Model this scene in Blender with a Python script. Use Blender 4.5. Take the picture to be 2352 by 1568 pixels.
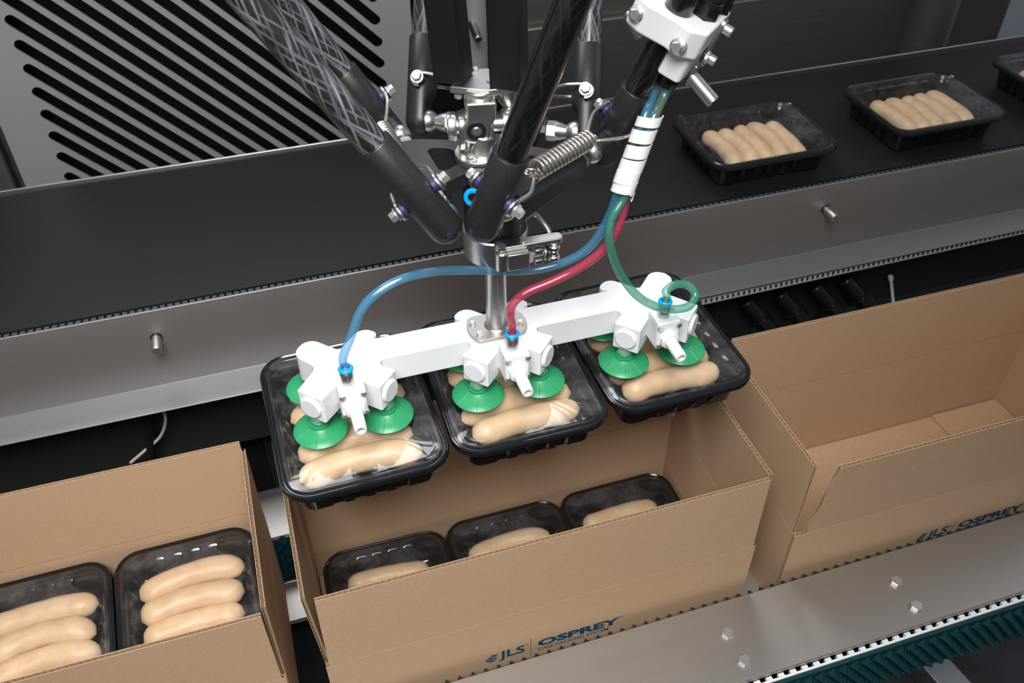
import bpy, bmesh, math, random
from mathutils import Vector, Matrix, noise
random.seed(7)
for o in list(bpy.data.objects): bpy.data.objects.remove(o)
scene = bpy.context.scene
COL = scene.collection
HB = 0.95                       # height of the infeed belt above the floor; all z below are relative to that belt
# ------------------------------------------------------------------ camera
CX = Vector((0.95287772, -0.20212558, 0.22620631))
CY = Vector((-0.30335303, -0.63246176, 0.71271949))
CZ = Vector((-0.000992, -0.74775489, -0.66397413))
RM = Matrix((CX, CY, CZ))       # camera (right, down, forward) -> world
FPX = 2076.0
CAM = Vector((0, 0, 0.744))
cam_d = bpy.data.cameras.new('camera')
cam_o = bpy.data.objects.new('camera', cam_d)
COL.objects.link(cam_o)
rt, up, bk = RM @ Vector((1, 0, 0)), RM @ Vector((0, -1, 0)), RM @ Vector((0, 0, -1))
mw = Matrix((rt, up, bk)).transposed().to_4x4()
mw.translation = CAM + Vector((0, 0, HB))
cam_o.matrix_world = mw
cam_d.sensor_width = 36.0
cam_d.lens = 36.0 * FPX / 2352.0
cam_d.clip_start = 0.02
cam_d.dof.use_dof = True
cam_d.dof.focus_distance = 0.93
cam_d.dof.aperture_fstop = 9.0
scene.camera = cam_o
# ------------------------------------------------------------------ view, world, lights
vs = scene.view_settings
vs.view_transform = 'Standard'; vs.look = 'None'; vs.gamma = 1.0; vs.use_curve_mapping = False
vs.exposure = 0.0
world = bpy.data.worlds.new('world'); scene.world = world
world.use_nodes = True
bg = world.node_tree.nodes['Background']
bg.inputs[0].default_value = (0.93, 0.96, 1.0, 1); bg.inputs[1].default_value = 0.18

def area(name, loc, target, size, power, col=(1, 1, 1), size_y=None):
    d = bpy.data.lights.new(name, 'AREA'); d.energy = power; d.color = col
    d.shape = 'RECTANGLE'; d.size = size; d.size_y = size_y or size
    o = bpy.data.objects.new(name, d); COL.objects.link(o)
    o.location = Vector(loc) + Vector((0, 0, HB))
    v = Vector(target) - Vector(loc)
    o.rotation_euler = v.to_track_quat('-Z', 'Y').to_euler()
    return o
key = area('key_softbox', (-0.14, -0.16, 1.50), (-0.02, 0.72, -0.10), 0.8, 13.2, (1.0, 0.98, 0.95))
key.data.spread = math.radians(86)      # a gridded softbox: the light falls off towards the right box
area('overhead_light', (0.0, 1.90, 1.9), (0.10, 1.0, 0.0), 1.8, 26, (0.97, 0.98, 1.0), 0.5)
area('fill_light', (2.3, 0.9, 1.2), (0.9, 1.2, 0.0), 0.9, 3, (0.85, 0.92, 1.0))

# ------------------------------------------------------------------ helpers: pixels of the photograph -> points at a real height or depth
def ray(p):
    return RM @ Vector(((p[0] - 1176.0) / FPX, (p[1] - 784.0) / FPX, 1.0))
def at_z(px, py, z):
    r = ray((px, py)); return CAM + r * ((z - CAM.z) / r.z)
def at_y(px, py, y):
    r = ray((px, py)); return CAM + r * (y / r.y)

# ------------------------------------------------------------------ materials
def mat(name, base=(0.5, 0.5, 0.5), rough=0.5, metal=0.0, spec=0.5, **kw):
    m = bpy.data.materials.new(name); m.use_nodes = True
    b = m.node_tree.nodes['Principled BSDF']
    b.inputs['Base Color'].default_value = (*base, 1)
    b.inputs['Roughness'].default_value = rough
    b.inputs['Metallic'].default_value = metal
    b.inputs['Specular IOR Level'].default_value = spec
    for k, v in kw.items():
        b.inputs[k.replace('_', ' ')].default_value = v
    return m
def nodes(m): return m.node_tree.nodes, m.node_tree.links, m.node_tree.nodes['Principled BSDF']
def add_noise(m, scale=(50, 50, 50), base_lo=None, base_hi=None, rough=None, bump=0.0, detail=4.0, bump_dist=0.001, dist=0.0):
    n, l, b = nodes(m)
    tc = n.new('ShaderNodeTexCoord'); mp = n.new('ShaderNodeMapping'); nz = n.new('ShaderNodeTexNoise')
    mp.inputs['Scale'].default_value = scale
    nz.inputs['Scale'].default_value = 1.0; nz.inputs['Detail'].default_value = detail; nz.inputs['Distortion'].default_value = dist
    l.new(tc.outputs['Object'], mp.inputs['Vector']); l.new(mp.outputs['Vector'], nz.inputs['Vector'])
    if base_lo:
        r = n.new('ShaderNodeValToRGB'); r.color_ramp.elements[0].color = (*base_lo, 1); r.color_ramp.elements[1].color = (*base_hi, 1)
        r.color_ramp.elements[0].position = 0.3; r.color_ramp.elements[1].position = 0.7
        l.new(nz.outputs['Fac'], r.inputs['Fac']); l.new(r.outputs['Color'], b.inputs['Base Color'])
    if rough:
        mr = n.new('ShaderNodeMapRange'); mr.inputs['To Min'].default_value = rough[0]; mr.inputs['To Max'].default_value = rough[1]
        l.new(nz.outputs['Fac'], mr.inputs['Value']); l.new(mr.outputs['Result'], b.inputs['Roughness'])
    if bump:
        bp = n.new('ShaderNodeBump'); bp.inputs['Strength'].default_value = bump; bp.inputs['Distance'].default_value = bump_dist
        l.new(nz.outputs['Fac'], bp.inputs['Height']); l.new(bp.outputs['Normal'], b.inputs['Normal'])
    return m

M = {}
M['brushed'] = add_noise(mat('brushed_steel', (0.56, 0.55, 0.54), 0.36, 1.0), (4, 900, 900), (0.50, 0.49, 0.48), (0.58, 0.57, 0.56), (0.30, 0.42), 0.05)
M['plate_steel'] = add_noise(mat('plate_steel', (0.56, 0.54, 0.52), 0.42, 1.0), (3, 700, 700), (0.47, 0.45, 0.43), (0.49, 0.47, 0.45), (0.44, 0.50), 0.015)
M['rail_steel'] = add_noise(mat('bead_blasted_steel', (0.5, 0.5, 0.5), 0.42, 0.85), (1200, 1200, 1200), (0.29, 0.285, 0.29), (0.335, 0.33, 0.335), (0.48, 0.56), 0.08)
M['panel_steel'] = add_noise(mat('panel_steel', (0.55, 0.55, 0.57), 0.48, 0.45), (500, 500, 500), (0.47, 0.47, 0.50), (0.53, 0.53, 0.56), (0.48, 0.58), 0.03)
M['wall_steel'] = add_noise(mat('wall_steel', (0.36, 0.35, 0.34), 0.45, 0.85), (3, 3, 400), (0.29, 0.275, 0.255), (0.36, 0.34, 0.315), (0.42, 0.52), 0.03)
M['steel'] = mat('turned_steel', (0.66, 0.65, 0.63), 0.30, 1.0)
M['bolt'] = add_noise(mat('bolt_steel', (0.66, 0.65, 0.64), 0.3, 0.85), (300, 300, 300), None, None, (0.28, 0.38))
M['wire'] = mat('spring_wire', (0.63, 0.60, 0.56), 0.33, 1.0)
M['ball'] = add_noise(mat('ball_steel', (0.62, 0.61, 0.60), 0.36, 1.0), (600, 600, 60), (0.58, 0.57, 0.56), (0.66, 0.65, 0.64), (0.30, 0.42))
M['black_al'] = add_noise(mat('black_anodised', (0.010, 0.0105, 0.012), 0.38, 0.0, 0.5), (900, 900, 900), (0.011, 0.011, 0.012), (0.019, 0.019, 0.021), (0.34, 0.44), 0.04)
M['black_beam'] = mat('black_beam', (0.004, 0.0045, 0.0065), 0.45, 0.0, 0.5)
M['black_plastic'] = mat('black_plastic', (0.010, 0.010, 0.011), 0.28)
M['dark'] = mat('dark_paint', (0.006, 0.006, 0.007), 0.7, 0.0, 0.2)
M['cabinet'] = mat('dark_matte', (0.018, 0.018, 0.020), 0.6, 0.0, 0.3)  # near-black of frame and legs, also of the block standing in for shade
M['purple'] = mat('purple_bushing', (0.035, 0.03, 0.11), 0.4)
M['blue'] = mat('blue_collar', (0.0, 0.33, 0.82), 0.35)
M['white'] = mat('white_plastic', (0.77, 0.785, 0.81), 0.42, 0.0, 0.4)
_b = M['white'].node_tree.nodes['Principled BSDF']
_b.inputs['Subsurface Weight'].default_value = 0.25; _b.inputs['Subsurface Radius'].default_value = (0.004, 0.004, 0.005)
M['white_plain'] = mat('white_tape', (0.80, 0.80, 0.82), 0.5)
M['nut_clear'] = mat('translucent_nut', (0.72, 0.78, 0.76), 0.25, Transmission_Weight=0.5)
M['green'] = mat('green_silicone', (0.006, 0.20, 0.070), 0.36, 0.0, 0.5)
_b = M['green'].node_tree.nodes['Principled BSDF']
_b.inputs['Transmission Weight'].default_value = 0.35; _b.inputs['Base Color'].default_value = (0.035, 0.40, 0.17, 1)
M['tray'] = mat('black_tray_plastic', (0.007, 0.0075, 0.009), 0.16, 0.0, 0.6)
M['belt'] = add_noise(mat('black_belt', (0.017, 0.016, 0.018), 0.42, 0.0, 0.35), (700, 700, 700), (0.0095, 0.009, 0.0105), (0.0135, 0.0125, 0.0145), (0.38, 0.48), 0.04)
M['teal'] = add_noise(mat('teal_rubber', (0.005, 0.055, 0.062), 0.55, 0.0, 0.3), (200, 200, 200), (0.0012, 0.030, 0.036), (0.0020, 0.042, 0.050), (0.5, 0.62))
M['floor'] = add_noise(mat('dark_concrete', (0.05, 0.055, 0.065), 0.55), (7, 7, 7), (0.025, 0.028, 0.034), (0.065, 0.072, 0.085), (0.45, 0.65), 0.1, 6)
M['leg'] = mat('frame_steel', (0.45, 0.46, 0.48), 0.4, 1.0)
M['ink'] = mat('blue_ink', (0.008, 0.055, 0.14), 0.6)
M['print'] = mat('hose_print', (0.004, 0.006, 0.02), 0.5)
M['grey_tape'] = mat('silver_tape', (0.45, 0.46, 0.48), 0.4)
M['pale_cable'] = mat('pale_cable', (0.45, 0.45, 0.46), 0.5)
M['orange'] = mat('orange_wire', (0.45, 0.06, 0.01), 0.5)
M['bluish'] = mat('light_panel_paint', (0.66, 0.72, 0.82), 0.35, 0.2)

def carbon(name, lo, hi, rough, sx=150.0):
    m = mat(name, lo, rough, 0.0, 0.6)
    n, l, b = nodes(m)
    tc = n.new('ShaderNodeTexCoord'); mp = n.new('ShaderNodeMapping'); mp.inputs['Scale'].default_value = (1, 1, 1)
    l.new(tc.outputs['UV'], mp.inputs['Vector'])
    nz = n.new('ShaderNodeTexNoise'); nz.inputs['Scale'].default_value = 6.0; nz.inputs['Detail'].default_value = 3
    l.new(mp.outputs['Vector'], nz.inputs['Vector'])
    facs = []
    for sgn in (1, -1):
        sep = n.new('ShaderNodeSeparateXYZ'); l.new(mp.outputs['Vector'], sep.inputs[0])
        a = n.new('ShaderNodeMath'); a.operation = 'MULTIPLY_ADD'; a.inputs[1].default_value = 3.0 * sgn
        l.new(sep.outputs['X'], a.inputs[0])
        yv = n.new('ShaderNodeMath'); yv.operation = 'MULTIPLY'; yv.inputs[1].default_value = 7.0
        l.new(sep.outputs['Y'], yv.inputs[0]); l.new(yv.outputs[0], a.inputs[2])
        cb = n.new('ShaderNodeCombineXYZ'); l.new(a.outputs[0], cb.inputs[0])
        dz = n.new('ShaderNodeMath'); dz.operation = 'MULTIPLY'; dz.inputs[1].default_value = 1.2
        l.new(sep.outputs['Y'], dz.inputs[0]); l.new(dz.outputs[0], cb.inputs[1])
        t = n.new('ShaderNodeTexNoise'); t.inputs['Scale'].default_value = 3.2 if sgn > 0 else 4.1; t.inputs['Detail'].default_value = 1.5
        l.new(cb.outputs[0], t.inputs['Vector']); facs.append(t)
    mx = n.new('ShaderNodeMath'); mx.operation = 'MAXIMUM'
    l.new(facs[0].outputs['Fac'], mx.inputs[0]); l.new(facs[1].outputs['Fac'], mx.inputs[1])
    r = n.new('ShaderNodeValToRGB'); r.color_ramp.elements[0].position = 0.52; r.color_ramp.elements[1].position = 0.74
    r.color_ramp.elements[0].color = (*lo, 1); r.color_ramp.elements[1].color = (*hi, 1)
    l.new(mx.outputs[0], r.inputs['Fac']); l.new(r.outputs['Color'], b.inputs['Base Color'])
    b.inputs['Coat Weight'].default_value = 0.8; b.inputs['Coat Roughness'].default_value = 0.12
    return m
M['carbon'] = carbon('carbon_fibre', (0.010, 0.010, 0.012), (0.22, 0.22, 0.25), 0.35)
M['carbon_dark'] = carbon('carbon_fibre_gloss', (0.004, 0.004, 0.004), (0.022, 0.017, 0.013), 0.25)

def cardboard(name, lo, hi):
    m = mat(name, lo, 0.85, 0.0, 0.15)
    n, l, b = nodes(m)
    tc = n.new('ShaderNodeTexCoord')
    mp = n.new('ShaderNodeMapping'); mp.inputs['Scale'].default_value = (260, 260, 700); l.new(tc.outputs['Object'], mp.inputs['Vector'])
    nz = n.new('ShaderNodeTexNoise'); nz.inputs['Scale'].default_value = 1.0; nz.inputs['Detail'].default_value = 6; l.new(mp.outputs['Vector'], nz.inputs['Vector'])
    r = n.new('ShaderNodeValToRGB'); r.color_ramp.elements[0].position = 0.3; r.color_ramp.elements[1].position = 0.72
    r.color_ramp.elements[0].color = (*lo, 1); r.color_ramp.elements[1].color = (*hi, 1)
    l.new(nz.outputs['Fac'], r.inputs['Fac'])
    n2 = n.new('ShaderNodeTexNoise'); n2.inputs['Scale'].default_value = 500; n2.inputs['Detail'].default_value = 2; l.new(tc.outputs['Object'], n2.inputs['Vector'])
    r2 = n.new('ShaderNodeValToRGB'); r2.color_ramp.elements[0].position = 0.22; r2.color_ramp.elements[1].position = 0.30
    r2.color_ramp.elements[0].color = (0.55, 0.5, 0.45, 1); r2.color_ramp.elements[1].color = (1, 1, 1, 1); l.new(n2.outputs['Fac'], r2.inputs['Fac'])
    mx = n.new('ShaderNodeMix'); mx.data_type = 'RGBA'; mx.blend_type = 'MULTIPLY'; mx.inputs['Factor'].default_value = 1.0
    l.new(r.outputs['Color'], mx.inputs['A']); l.new(r2.outputs['Color'], mx.inputs['B']); l.new(mx.outputs['Result'], b.inputs['Base Color'])
    bp = n.new('ShaderNodeBump'); bp.inputs['Strength'].default_value = 0.08; bp.inputs['Distance'].default_value = 0.0004
    l.new(nz.outputs['Fac'], bp.inputs['Height']); l.new(bp.outputs['Normal'], b.inputs['Normal'])
    return m
M['card'] = cardboard('cardboard', (0.450, 0.300, 0.192), (0.500, 0.340, 0.220))
M['flute'] = mat('cardboard_flute', (0.42, 0.29, 0.18), 0.9, 0.0, 0.1)

def sausage_mat():
    m = mat('sausage_skin', (0.74, 0.54, 0.34), 0.42, 0.0, 0.45)
    n, l, b = nodes(m)
    tc = n.new('ShaderNodeTexCoord'); oi = n.new('ShaderNodeObjectInfo')
    ad = n.new('ShaderNodeVectorMath'); ad.operation = 'ADD'; l.new(tc.outputs['Object'], ad.inputs[0]); l.new(oi.outputs['Random'], ad.inputs[1])
    nz = n.new('ShaderNodeTexNoise'); nz.inputs['Scale'].default_value = 55; nz.inputs['Detail'].default_value = 5; l.new(ad.outputs[0], nz.inputs['Vector'])
    r = n.new('ShaderNodeValToRGB'); r.color_ramp.elements[0].position = 0.3; r.color_ramp.elements[1].position = 0.75
    r.color_ramp.elements[0].color = (0.62, 0.415, 0.235, 1); r.color_ramp.elements[1].color = (0.74, 0.55, 0.35, 1)
    l.new(nz.outputs['Fac'], r.inputs['Fac']); l.new(r.outputs['Color'], b.inputs['Base Color'])
    n2 = n.new('ShaderNodeTexNoise'); n2.inputs['Scale'].default_value = 260; n2.inputs['Detail'].default_value = 3; l.new(ad.outputs[0], n2.inputs['Vector'])
    bp = n.new('ShaderNodeBump'); bp.inputs['Strength'].default_value = 0.18; bp.inputs['Distance'].default_value = 0.001
    l.new(n2.outputs['Fac'], bp.inputs['Height']); l.new(bp.outputs['Normal'], b.inputs['Normal'])
    b.inputs['Subsurface Weight'].default_value = 0.2; b.inputs['Subsurface Radius'].default_value = (0.006, 0.003, 0.0015)
    b.inputs['Subsurface Scale'].default_value = 1.0
    return m
M['sausage'] = sausage_mat()

def sheen(n, l, f0):      # two-sided Schlick reflectance
    w = n.new('ShaderNodeLayerWeight'); w.inputs['Blend'].default_value = 0.5
    p = n.new('ShaderNodeMath'); p.operation = 'POWER'; p.inputs[1].default_value = 5.0; l.new(w.outputs['Facing'], p.inputs[0])
    q = n.new('ShaderNodeMath'); q.operation = 'MULTIPLY_ADD'; q.inputs[1].default_value = 1 - f0; q.inputs[2].default_value = f0; l.new(p.outputs[0], q.inputs[0])
    return q
def film_mat():
    m = bpy.data.materials.new('clear_film'); m.use_nodes = True
    n, l = m.node_tree.nodes, m.node_tree.links
    n.remove(n['Principled BSDF']); out = n['Material Output']
    tr = n.new('ShaderNodeBsdfTransparent'); tr.inputs[0].default_value = (0.96, 0.96, 0.97, 1)
    gl = n.new('ShaderNodeBsdfGlossy'); gl.inputs['Roughness'].default_value = 0.07
    df = n.new('ShaderNodeBsdfDiffuse'); df.inputs[0].default_value = (0.75, 0.77, 0.82, 1)
    lw = sheen(n, l, 0.055)
    tc = n.new('ShaderNodeTexCoord'); nz = n.new('ShaderNodeTexNoise'); nz.inputs['Scale'].default_value = 18; nz.inputs['Detail'].default_value = 3; nz.inputs['Distortion'].default_value = 1.5
    l.new(tc.outputs['Object'], nz.inputs['Vector'])
    bp = n.new('ShaderNodeBump'); bp.inputs['Strength'].default_value = 0.05; bp.inputs['Distance'].default_value = 0.003
    l.new(nz.outputs['Fac'], bp.inputs['Height']); l.new(bp.outputs['Normal'], gl.inputs['Normal'])
    mr = n.new('ShaderNodeMapRange'); mr.inputs['From Min'].default_value = 0.45; mr.inputs['From Max'].default_value = 0.8
    mr.inputs['To Min'].default_value = 0.008; mr.inputs['To Max'].default_value = 0.085
    l.new(nz.outputs['Fac'], mr.inputs['Value'])
    m1 = n.new('ShaderNodeMixShader'); l.new(mr.outputs['Result'], m1.inputs[0]); l.new(tr.outputs[0], m1.inputs[1]); l.new(df.outputs[0], m1.inputs[2])
    m2 = n.new('ShaderNodeMixShader'); l.new(lw.outputs[0], m2.inputs[0]); l.new(m1.outputs[0], m2.inputs[1]); l.new(gl.outputs[0], m2.inputs[2])
    l.new(m2.outputs[0], out.inputs[0])
    return m
M['film'] = film_mat()

def hose_mat(name, body, tint, edge, solid=0.38):
    m = bpy.data.materials.new(name); m.use_nodes = True
    n, l = m.node_tree.nodes, m.node_tree.links
    n.remove(n['Principled BSDF']); out = n['Material Output']
    tr = n.new('ShaderNodeBsdfTransparent')
    tl = n.new('ShaderNodeBsdfTranslucent'); tl.inputs[0].default_value = (*body, 1)
    df = n.new('ShaderNodeBsdfDiffuse'); df.inputs[0].default_value = (*body, 1)
    gl = n.new('ShaderNodeBsdfGlossy'); gl.inputs['Roughness'].default_value = 0.07
    lw = n.new('ShaderNodeLayerWeight'); lw.inputs['Blend'].default_value = 0.35
    cr = n.new('ShaderNodeMix'); cr.data_type = 'RGBA'; cr.inputs['A'].default_value = (*tint, 1); cr.inputs['B'].default_value = (*edge, 1)
    l.new(lw.outputs['Facing'], cr.inputs['Factor']); l.new(cr.outputs['Result'], tr.inputs[0])
    m0 = n.new('ShaderNodeMixShader'); m0.inputs[0].default_value = 0.5; l.new(df.outputs[0], m0.inputs[1]); l.new(tl.outputs[0], m0.inputs[2])
    m1 = n.new('ShaderNodeMixShader'); m1.inputs[0].default_value = solid; l.new(tr.outputs[0], m1.inputs[1]); l.new(m0.outputs[0], m1.inputs[2])
    fr = sheen(n, l, 0.08)
    m2 = n.new('ShaderNodeMixShader'); l.new(fr.outputs[0], m2.inputs[0]); l.new(m1.outputs[0], m2.inputs[1]); l.new(gl.outputs[0], m2.inputs[2])
    l.new(m2.outputs[0], out.inputs[0])
    return m
M['hose_blue'] = hose_mat('blue_hose', (0.18, 0.64, 1.0), (0.86, 0.96, 1.0), (0.18, 0.52, 0.84), 0.28)
M['hose_red'] = hose_mat('red_hose', (1.0, 0.14, 0.28), (1.0, 0.70, 0.77), (0.88, 0.12, 0.22), 0.36)
M['hose_green'] = hose_mat('green_hose', (0.15, 0.76, 0.56), (0.85, 0.98, 0.93), (0.12, 0.48, 0.34), 0.24)
M['hose_bore'] = hose_mat('hose_bore', (0.9, 0.9, 0.9), (0.98, 0.98, 0.98), (0.86, 0.88, 0.90), 0.02)

# ------------------------------------------------------------------ mesh builder
class MB:
    def __init__(s): s.v = []; s.f = []; s.uv = {}
    def add(s, vs_, fs):
        k = len(s.v); s.v.extend(Vector(v) for v in vs_); s.f.extend([tuple(i + k for i in f) for f in fs]); return k
    def box(s, c, d, mtx=None):
        x, y, z = d[0] / 2, d[1] / 2, d[2] / 2
        p = [Vector(q) for q in ((-x, -y, -z), (x, -y, -z), (x, y, -z), (-x, y, -z), (-x, -y, z), (x, -y, z), (x, y, z), (-x, y, z))]
        if mtx: p = [mtx @ q for q in p]
        s.add([Vector(c) + q for q in p], [(3, 2, 1, 0), (4, 5, 6, 7), (0, 1, 5, 4), (1, 2, 6, 5), (2, 3, 7, 6), (3, 0, 4, 7)]); return s
    def hexa(s, p):      # 8 corners, bottom loop then top loop
        s.add(p, [(3, 2, 1, 0), (4, 5, 6, 7), (0, 1, 5, 4), (1, 2, 6, 5), (2, 3, 7, 6), (3, 0, 4, 7)]); return s
    def lathe(s, prof, o=(0, 0, 0), axis=(0, 0, 1), seg=24, phase=0.0, ref=None):   # prof: (radius, height)
        m = frame(axis, ref); o = Vector(o); k = len(s.v); idx = []
        for r, h in prof:
            if r < 1e-7: s.v.append(o + m @ Vector((0, 0, h))); idx.append([len(s.v) - 1]); continue
            row = []
            for i in range(seg):
                a = phase + 2 * math.pi * i / seg
                s.v.append(o + m @ Vector((r * math.cos(a), r * math.sin(a), h))); row.append(len(s.v) - 1)
            idx.append(row)
        for a, b in zip(idx, idx[1:]):
            if len(a) == 1 and len(b) == 1: continue
            for i in range(seg):
                j = (i + 1) % seg
                if len(a) == 1: s.f.append((a[0], b[j], b[i]))
                elif len(b) == 1: s.f.append((a[i], a[j], b[0]))
                else: s.f.append((a[i], a[j], b[j], b[i]))
        return s
    def cyl(s, p0, p1, r, r1=None, seg=20, bev=0.0, phase=0.0, ref=None):
        p0, p1 = Vector(p0), Vector(p1); r1 = r if r1 is None else r1; L = (p1 - p0).length
        if bev: prof = [(0, 0), (r - bev, 0), (r, bev), (r1, L - bev), (r1 - bev, L), (0, L)]
        else: prof = [(0, 0), (r, 0), (r1, L), (0, L)]
        return s.lathe(prof, p0, p1 - p0, seg, phase, ref)
    def tube(s, pts, r, seg=12, caps=True, uv=False):
        pts = [Vector(p) for p in pts]; n = len(pts); k = len(s.v)
        rr = r if callable(r) else (lambda t: r)
        T = [(pts[min(i + 1, n - 1)] - pts[max(i - 1, 0)]).normalized() for i in range(n)]
        N = T[0].orthogonal().normalized()
        for i in range(n):
            N = (N - T[i] * N.dot(T[i])).normalized(); B = T[i].cross(N); q = rr(i / (n - 1))
            for j in range(seg):
                a = 2 * math.pi * j / seg
                s.v.append(pts[i] + (N * math.cos(a) + B * math.sin(a)) * q)
        for i in range(n - 1):
            for j in range(seg):
                j2 = (j + 1) % seg
                s.f.append((k + i * seg + j, k + i * seg + j2, k + (i + 1) * seg + j2, k + (i + 1) * seg + j))
        if caps:
            s.f.append(tuple(k + j for j in reversed(range(seg)))); s.f.append(tuple(k + (n - 1) * seg + j for j in range(seg)))
        return s
    def prism(s, pts, z0, z1, m=None, o=(0, 0, 0)):
        n = len(pts); o = Vector(o)
        p = [Vector((x, y, z0)) for x, y in pts] + [Vector((x, y, z1)) for x, y in pts]
        if m: p = [m @ q for q in p]
        s.add([o + q for q in p], [tuple(reversed(range(n))), tuple(range(n, 2 * n))] + [(i, (i + 1) % n, n + (i + 1) % n, n + i) for i in range(n)])
        return s
    def sphere(s, c, r, seg=24, rings=14, axis=(0, 0, 1)):
        return s.lathe([(r * math.sin(math.pi * i / rings), -r * math.cos(math.pi * i / rings)) for i in range(rings + 1)], c, axis, seg)
    def mesh(s, name, m, off=None, smooth=35, keep=False):
        me = bpy.data.meshes.new(name)
        me.from_pydata([v - off for v in s.v] if off else s.v, [], s.f)
        if m is not M['film']:
            bm = bmesh.new(); bm.from_mesh(me); bmesh.ops.recalc_face_normals(bm, faces=bm.faces); bm.to_mesh(me); bm.free()
        if smooth:
            me.polygons.foreach_set('use_smooth', [True] * len(me.polygons)); me.set_sharp_from_angle(angle=math.radians(smooth))
        if m: me.materials.append(m)
        return me
def frame(axis, ref=None):
    z = Vector(axis).normalized()
    x = Vector(ref) if ref is not None else (Vector((1, 0, 0)) if abs(z.x) < 0.9 else Vector((0, 1, 0)))
    x = (x - z * x.dot(z)).normalized(); y = z.cross(x)
    return Matrix((x, y, z)).transposed()
def spline(pts, n=12):
    P = [Vector(p) for p in pts]; P = [P[0] * 2 - P[1]] + P + [P[-1] * 2 - P[-2]]; out = []
    for i in range(1, len(P) - 2):
        p0, p1, p2, p3 = P[i - 1:i + 3]
        for k in range(n):
            t = k / n
            out.append(0.5 * ((2 * p1) + (p2 - p0) * t + (2 * p0 - 5 * p1 + 4 * p2 - p3) * t * t + (3 * p1 - p0 - 3 * p2 + p3) * t ** 3))
    out.append(P[-2]); return out
def fillet(pts, n=6):    # pts: (x, y, radius) -> rounded closed polygon
    out = []; N = len(pts)
    for i in range(N):
        p = Vector(pts[i][:2]); r = pts[i][2]; a = Vector(pts[i - 1][:2]); b = Vector(pts[(i + 1) % N][:2])
        if r <= 0: out.append((p.x, p.y)); continue
        u = (a - p).normalized(); v = (b - p).normalized(); ang = math.acos(max(-1, min(1, u.dot(v))))
        d = min(r / math.tan(ang / 2), 0.49 * (a - p).length, 0.49 * (b - p).length); rad = d * math.tan(ang / 2)
        c = p + (u + v).normalized() * (rad / math.sin(ang / 2))
        s, e = p + u * d - c, p + v * d - c
        a0 = math.atan2(s.y, s.x); a1 = math.atan2(e.y, e.x); da = (a1 - a0 + math.pi) % (2 * math.pi) - math.pi
        for k in range(n + 1): q = a0 + da * k / n; out.append((c.x + rad * math.cos(q), c.y + rad * math.sin(q)))
    return out
ORG = {}
def thing(name, label, cat, org=(0, 0, 0), group=None):
    o = bpy.data.objects.new(name, None); COL.objects.link(o); o.empty_display_size = 0.02
    o.location = Vector(org) + Vector((0, 0, HB)); ORG[o] = Vector(org)
    o['label'] = label; o['category'] = cat
    if group: o['group'] = group
    return o
def part(name, mb, m, parent, bevel=0.0, smooth=35, label=None, stuff=False, seg=2):      # builder vertices are in belt coordinates
    off = ORG[parent]
    o = bpy.data.objects.new(name, mb.mesh(name, m, off, smooth)); COL.objects.link(o); o.parent = parent; ORG[o] = off
    if bevel:
        md = o.modifiers.new('bevel', 'BEVEL'); md.width = bevel; md.segments = seg; md.limit_method = 'ANGLE'; md.angle_limit = math.radians(40)
    if label: o['label'] = label
    if stuff: o['kind'] = 'stuff'
    return o
def single(name, mb, m, label, cat, org, group=None, bevel=0.0, smooth=35, kind=None):
    org = Vector(org)
    o = bpy.data.objects.new(name, mb.mesh(name, m, org, smooth)); COL.objects.link(o); o.location = org + Vector((0, 0, HB)); ORG[o] = org
    if kind: o['kind'] = kind
    else: o['label'] = label; o['category'] = cat
    if group: o['group'] = group
    if bevel:
        md = o.modifiers.new('bevel', 'BEVEL'); md.width = bevel; md.segments = 2; md.limit_method = 'ANGLE'; md.angle_limit = math.radians(40)
    return o
def structure(name, mb, m, org=(0, 0, 0), bevel=0.0): return single(name, mb, m, None, None, org, None, bevel, 35, 'structure')
def dup(root, loc, rot=None, label=None, group=None):
    r = root.copy(); COL.objects.link(r); r.location = Vector(loc) + Vector((0, 0, HB)); ORG[r] = Vector(loc)
    if rot is not None: r.rotation_euler = rot
    if label: r['label'] = label
    if group: r['group'] = group
    for ch in list(root.children):
        c = ch.copy(); COL.objects.link(c); c.parent = r
        for g in ch.children:
            d = g.copy(); COL.objects.link(d); d.parent = c
    return r
def dup_part(o, parent, delta=(0, 0, 0), rot=None):
    c = o.copy(); COL.objects.link(c); c.parent = parent; c.location = Vector(delta)
    if rot is not None: c.rotation_euler = rot
    ORG[c] = ORG[parent]; return c
def curve_mesh(splines, depth, bevel=0.0, name='flat', res=2):     # filled 2-D curve with holes, extruded in local z
    cu = bpy.data.curves.new(name, 'CURVE'); cu.dimensions = '2D'; cu.fill_mode = 'BOTH'; cu.extrude = depth / 2; cu.bevel_depth = bevel; cu.bevel_resolution = res
    for pts in splines:
        sp = cu.splines.new('POLY'); sp.points.add(len(pts) - 1); sp.use_cyclic_u = True
        for q, p in zip(sp.points, pts): q.co = (p[0], p[1], 0, 1)
    ob = bpy.data.objects.new(name, cu); COL.objects.link(ob)
    me = bpy.data.meshes.new_from_object(ob.evaluated_get(bpy.context.evaluated_depsgraph_get()))
    bpy.data.objects.remove(ob); bpy.data.curves.remove(cu)
    mb = MB(); mb.v = [v.co.copy() for v in me.vertices]; mb.f = [tuple(p.vertices) for p in me.polygons]; bpy.data.meshes.remove(me)
    return mb
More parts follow.
